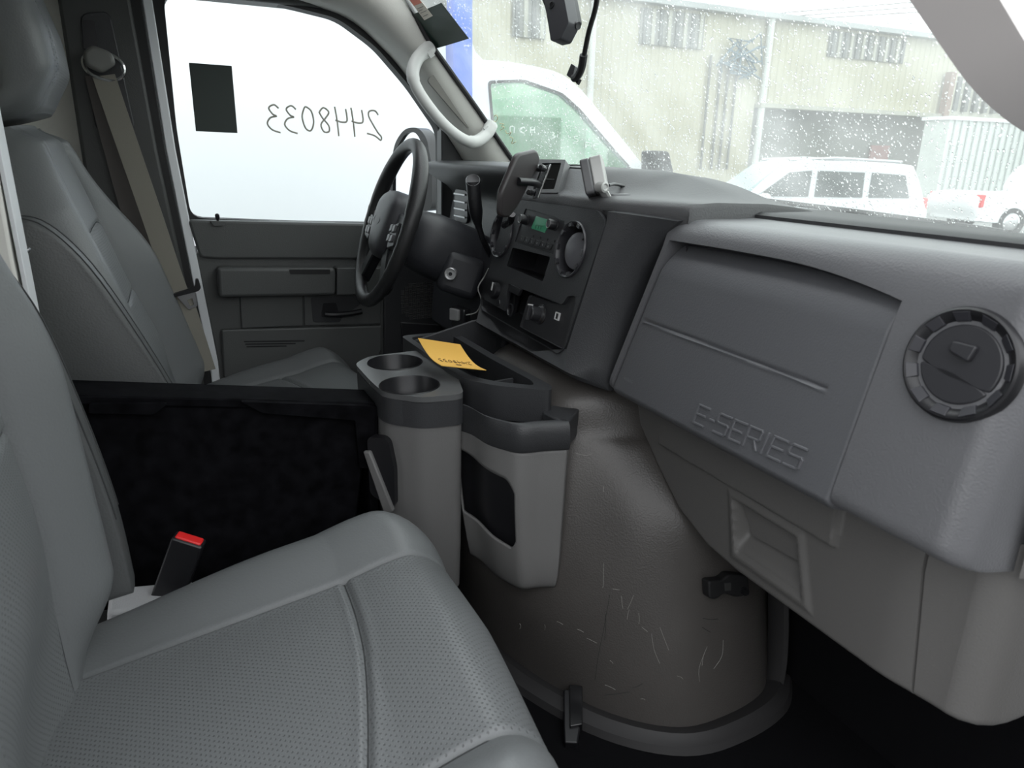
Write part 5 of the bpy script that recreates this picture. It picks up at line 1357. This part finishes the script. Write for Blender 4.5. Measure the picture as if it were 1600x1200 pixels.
so, SP_ = car('suv', 'white SUV parked behind the hood in front of the warehouse', 'car', (11.2, 9.7), (-.93, .37), 4.95, SUVP, 1.95, mat('suv_paint', (.55, .57, .59), .25),
    [('side_window', [(-2.0, 1.25), (-1.9, 1.66), (-1.25, 1.70), (-1.2, 1.25)]), ('side_window', [(-1.08, 1.25), (-1.1, 1.70), (-.2, 1.72), (-.15, 1.25)]), ('side_window', [(-.03, 1.25), (-.08, 1.72), (.35, 1.68), (.95, 1.25)])], [(-1.5, .39), (1.5, .39)])
for sd in (1, -1):
    build('mirror', *g_box(tuple(SP_(.85, sd*1.05, 1.2)), (.18, .18, .2)), WHITE, so, bevel=.05)
    build('tail_lamp', *g_box(tuple(SP_(-2.36, sd*.82, 1.1)), (.14, .16, .32)), mat('tail_lamp', (.6, .05, .05), .3), so, bevel=.03)
    build('roof_rail', *g_tube([SP_(-1.9, sd*.68, 1.90), SP_(-.6, sd*.68, 1.95), (SP_(.3, sd*.66, 1.90))], .025, 8), ALU, so)
vs_ = [SP_(.42, y, 1.80) for y in (-.66, .66)]+[SP_(1.12, y, 1.27) for y in (.78, -.78)]
build('windscreen', [p+V(-.02, 0, .03) for p in vs_]+[p-V(0, 0, .05) for p in vs_], [(0, 1, 2, 3), (7, 6, 5, 4), (0, 1, 5, 4), (1, 2, 6, 5), (2, 3, 7, 6), (3, 0, 4, 7)], mat('pale_screen', (.42, .5, .5), .15), so, smooth=False)
PKP = [(-2.8, .55), (-2.8, 1.12), (-.75, 1.14), (-.62, 1.3), (-.45, 1.78), (-.1, 1.9), (.7, 1.88), (1.45, 1.25), (2.6, 1.12), (2.85, .9), (2.85, .5), (2.2, .38), (-2.2, .38)]
po, PP_ = car('pickup_truck', 'white pickup truck with red tail lamp right of the SUV', 'truck', (22.3, 10.9), (.95, -.32), 5.7, PKP, 1.95, WHITE,
    [('side_window', [(-.40, 1.25), (-.30, 1.72), (.18, 1.75), (.18, 1.25)]), ('side_window', [(.28, 1.25), (.28, 1.75), (.65, 1.73), (1.2, 1.25)])], [(-1.75, .40), (1.8, .40)])
for sd in (1, -1): build('tail_lamp', *g_box(tuple(PP_(-2.72, sd*.90, .95)), (.22, .18, .34)), mat('tail_lamp', (.6, .05, .05), .3), po, bevel=.03)
build('tailgate', *g_box(tuple(PP_(-2.8, 0, .88)), (.06, 1.6, .5), Matrix.Rotation(math.atan2(-.32, .95), 3, 'Z')), WHITE, po, bevel=.02)

# neighbouring box truck: white body filling the side window, its cab ahead of it
bt = thing('box_truck', (1, 3.2, 0), 'white box truck parked close alongside, its cab seen through the windscreen', 'truck')
BOXM = mat('box_panel', (.82, .84, .86), .35, var=.01, vscale=1.2)
build('cargo_box', *g_box((-1.9, 3.35, 2.35), (6.2, 2.4, 3.0)), BOXM, bt, bevel=.03)
build('blue_corner_post', *g_box((1.315, 2.2, 2.6), (.095, .12, 3.0)), mat('blue_paint', (.03, .12, .62), .4), bt, bevel=.01)
YB = 2.30
CB = Fr((0, YB, 0), (1, 0, 0), (0, 0, 1), (0, -1, 0))
so_ = [(1.38, .7), (1.38, 2.32), (1.48, 2.345), (1.75, 2.335), (1.98, 2.28), (2.25, 2.06), (2.50, 1.84), (2.62, 1.76), (3.25, 1.60), (3.4, 1.4), (3.42, .7)]
so_ = [(p.x, p.y) for p in cat([(a, b_, 0) for a, b_ in so_], 4)]
rows = [[CB.p(u, v if v < 1.7 else v-max(0, dz)*.0, h-(.12*max(0, (v-1.75)/.6) if abs(dz) < 5 else 0)) for u, v in so_] for h, dz in ((0, 0), (-.12, 0))]
def cabrow(y, ins):
    return [V(u-ins*.3*(u > 1.9), y+(.10*max(0, (v-1.7)/.65) if y < 3 else -.10*max(0, (v-1.7)/.65)), v-ins*(v > 1.5)) for u, v in so_]
rows = [cabrow(YB+.06, .05), cabrow(YB, .0), cabrow(YB+.0, .0)]
cw = rpoly([CB.px(*p) for p in [(766, 130), (820, 128), (878, 148), (905, 172), (960, 235), (985, 262), (790, 262), (772, 200)]], .02, 3)
sh = build('cab_side', *g_prism(CB, so_, -.05, 0, [cw]), WHITE, bt, bevel=.012)
# far side, roof, hood and seats of that cab so the window has something behind it
build('cab_far_side', *g_prism(Fr((0, 4.15, 0), (1, 0, 0), (0, 0, 1), (0, 1, 0)), so_, -.05, 0, [cw]), WHITE, bt, bevel=.012)
top_i = [(u, v) for u, v in so_ if v > 1.3]
build('cab_roof', *g_grid([[V(u, YB+.02, v-.004) for u, v in top_i if u < 2.02], [V(u, 3.2, v+.04) for u, v in top_i if u < 2.02], [V(u, 4.13, v-.004) for u, v in top_i if u < 2.02]]), WHITE, bt)
build('hood', *g_grid([[V(u, YB+.02, v-.004) for u, v in top_i if u > 2.58], [V(u, 3.2, v+.06) for u, v in top_i if u > 2.58], [V(u, 4.13, v-.004) for u, v in top_i if u > 2.58]]), WHITE, bt)
GRN = bpy.data.materials.new('green_glass'); GRN.use_nodes = True; t_ = GRN.node_tree; t_.nodes.clear()
o_ = t_.nodes.new('ShaderNodeOutputMaterial'); a_ = t_.nodes.new('ShaderNodeBsdfTransparent'); a_.inputs[0].default_value = (.55, .82, .68, 1); g_ = t_.nodes.new('ShaderNodeBsdfGlossy'); g_.inputs['Roughness'].default_value = .03
x_ = t_.nodes.new('ShaderNodeMixShader'); x_.inputs[0].default_value = .12; t_.links.new(a_.outputs[0], x_.inputs[1]); t_.links.new(g_.outputs[0], x_.inputs[2]); t_.links.new(x_.outputs[0], o_.inputs[0])
build('cab_window', *g_prism(CB, cw, -.03, -.024), GRN, bt, smooth=False)
build('cab_window', *g_prism(Fr((0, 4.15, 0), (1, 0, 0), (0, 0, 1), (0, 1, 0)), cw, -.03, -.024), GRN, bt, smooth=False)
build('window_seal', *g_prism(CB, [(cwx+(u-cwx)*1.04, cwz+(v-cwz)*1.06) for cwx, cwz in [(sum(p[0] for p in cw)/len(cw), sum(p[1] for p in cw)/len(cw))] for u, v in cw], -.02, .004, [cw]), BLACKM, bt)
vs_ = [V(2.03, y, 2.25) for y in (YB+.1, 4.05)]+[V(2.60, y, 1.77) for y in (4.1, YB+.05)]
build('cab_windscreen', vs_+[p-V(.01, 0, .01) for p in vs_], [(0, 1, 2, 3), (7, 6, 5, 4), (0, 1, 5, 4), (1, 2, 6, 5), (2, 3, 7, 6), (3, 0, 4, 7)], GRN, bt, smooth=False)
build('cab_dash', *g_box((2.45, 3.2, 1.60), (.35, 1.7, .2)), BLACKM, bt, bevel=.04)
build('cab_seat', *g_box((1.55, 2.75, 1.75), (.14, .5, .9)), SEATD, bt, bevel=.05); build('cab_seat', *g_box((1.55, 3.65, 1.75), (.14, .5, .9)), SEATD, bt, bevel=.05)
wm = build('cab_mirror', *g_prism(CB, rpoly([CB.px(*p) for p in [(985, 235), (1012, 236), (1020, 270), (985, 272)]], .02), .10, .2), BLACKM, bt, bevel=.02)
M = MB()
for px_, py_, strokes in ((918, 232, [[(0, 0), (0, 4)], [(0, 4), (2, 3.6), (2, 2.2), (0, 2)]]), (930, 234, [[(2.4, 3.6), (.8, 4), (0, 2), (.8, .2), (2.4, .6)]]), (900, 222, [[(2, 4), (.4, 3.6), (.4, 2.4), (2, 1.6), (1.6, .2), (0, .4)]]), (866, 216, [[(0, 4), (1, 3), (0, 2), (1.6, 1), (0, 0)]]), (800, 208, [[(0, 0), (0, 4), (2, 4), (2, 0)]]), (816, 208, [[(2, 4), (0, 3), (0, 1), (2, 0)]]), (832, 208, [[(0, 4), (0, 0)], [(2, 4), (2, 0)], [(0, 2), (2, 2)]])):
    for s in strokes:
        pts = [CB.px(px_+x*3, py_-y*2.4) for x, y in s]
        P_ = [CB.p(a, b_, -.022) for a, b_ in pts]; M.add(*g_tube(cat(P_, 4) if len(P_) > 2 else P_, .003, 5))
M.out('window_writing', mat('white_marker', (.55, .62, .56), .7), bt)
for x in (-3.5, 2.8):
    for y in (2.45, 4.0): build('wheel', *g_lathe((x, y-.12, .42), (0, 1, 0), [(.26, 0), (.40, .0), (.42, .04), (.42, .2), (.40, .24), (.26, .24)], 28), BLACKM, bt)

# our own hood, wiper and marker lamp beyond the windscreen
hd_ = thing('hood', (1.4, 0, 1.6), 'white hood of the van just beyond the windscreen', 'hood')
rows = [[V(x, y, z-.05*(y/.8)**2) for y in [(-.80+1.6*j/16) for j in range(17)]] for x, z in ((1.12, 1.760), (1.3, 1.735), (1.5, 1.70), (1.7, 1.65), (1.8, 1.58))]
build('panel', *g_sheet([[(p, V(-.1, 0, 1).normalized()) for p in r] for r in rows], .02), WHITE, hd_)
build('cowl', *g_box((1.06, 0, 1.70), (.12, 1.5, .06)), BLACKM, hd_, bevel=.01)
ml = thing('marker_lamp', tuple(at(1592, 396, X=1.15)), 'small amber ringed lamp on the hood corner at the right edge', 'lamp')
lp_ = at(1594, 397, X=1.12)
build('bezel', *g_lathe(lp_, (-.6, -.6, .5), [(.02, -.01), (.02, .004), (.016, .006), (.014, .002)], 20), CHROME, ml)
build('lens', *g_lathe(lp_, (-.6, -.6, .5), [(.015, .0), (.012, .004), (.0001, .006)], 20), mat('amber', (.7, .35, .08), .2), ml)
wp = thing('wiper', tuple(at(1500, 375, X=1.0)), 'black windscreen wiper resting at the foot of the glass', 'wiper')
def wout(y, z): return wsp(y, z, -.018)
a, b_ = wpick(1180, 322), wpick(1560, 378)
build('blade', *g_tube([wout(a[0]+(b_[0]-a[0])*i/10, a[1]+(b_[1]-a[1])*i/10) for i in range(11)], .005, 6), BLACKM, wp)
build('arm', *g_tube([wout(a[0]+(b_[0]-a[0])*i/10, a[1]+(b_[1]-a[1])*i/10-.004-.03*(i/10)) + V(.012, 0, 0) for i in range(5, 11)], .006, 6), BLACKM, wp)
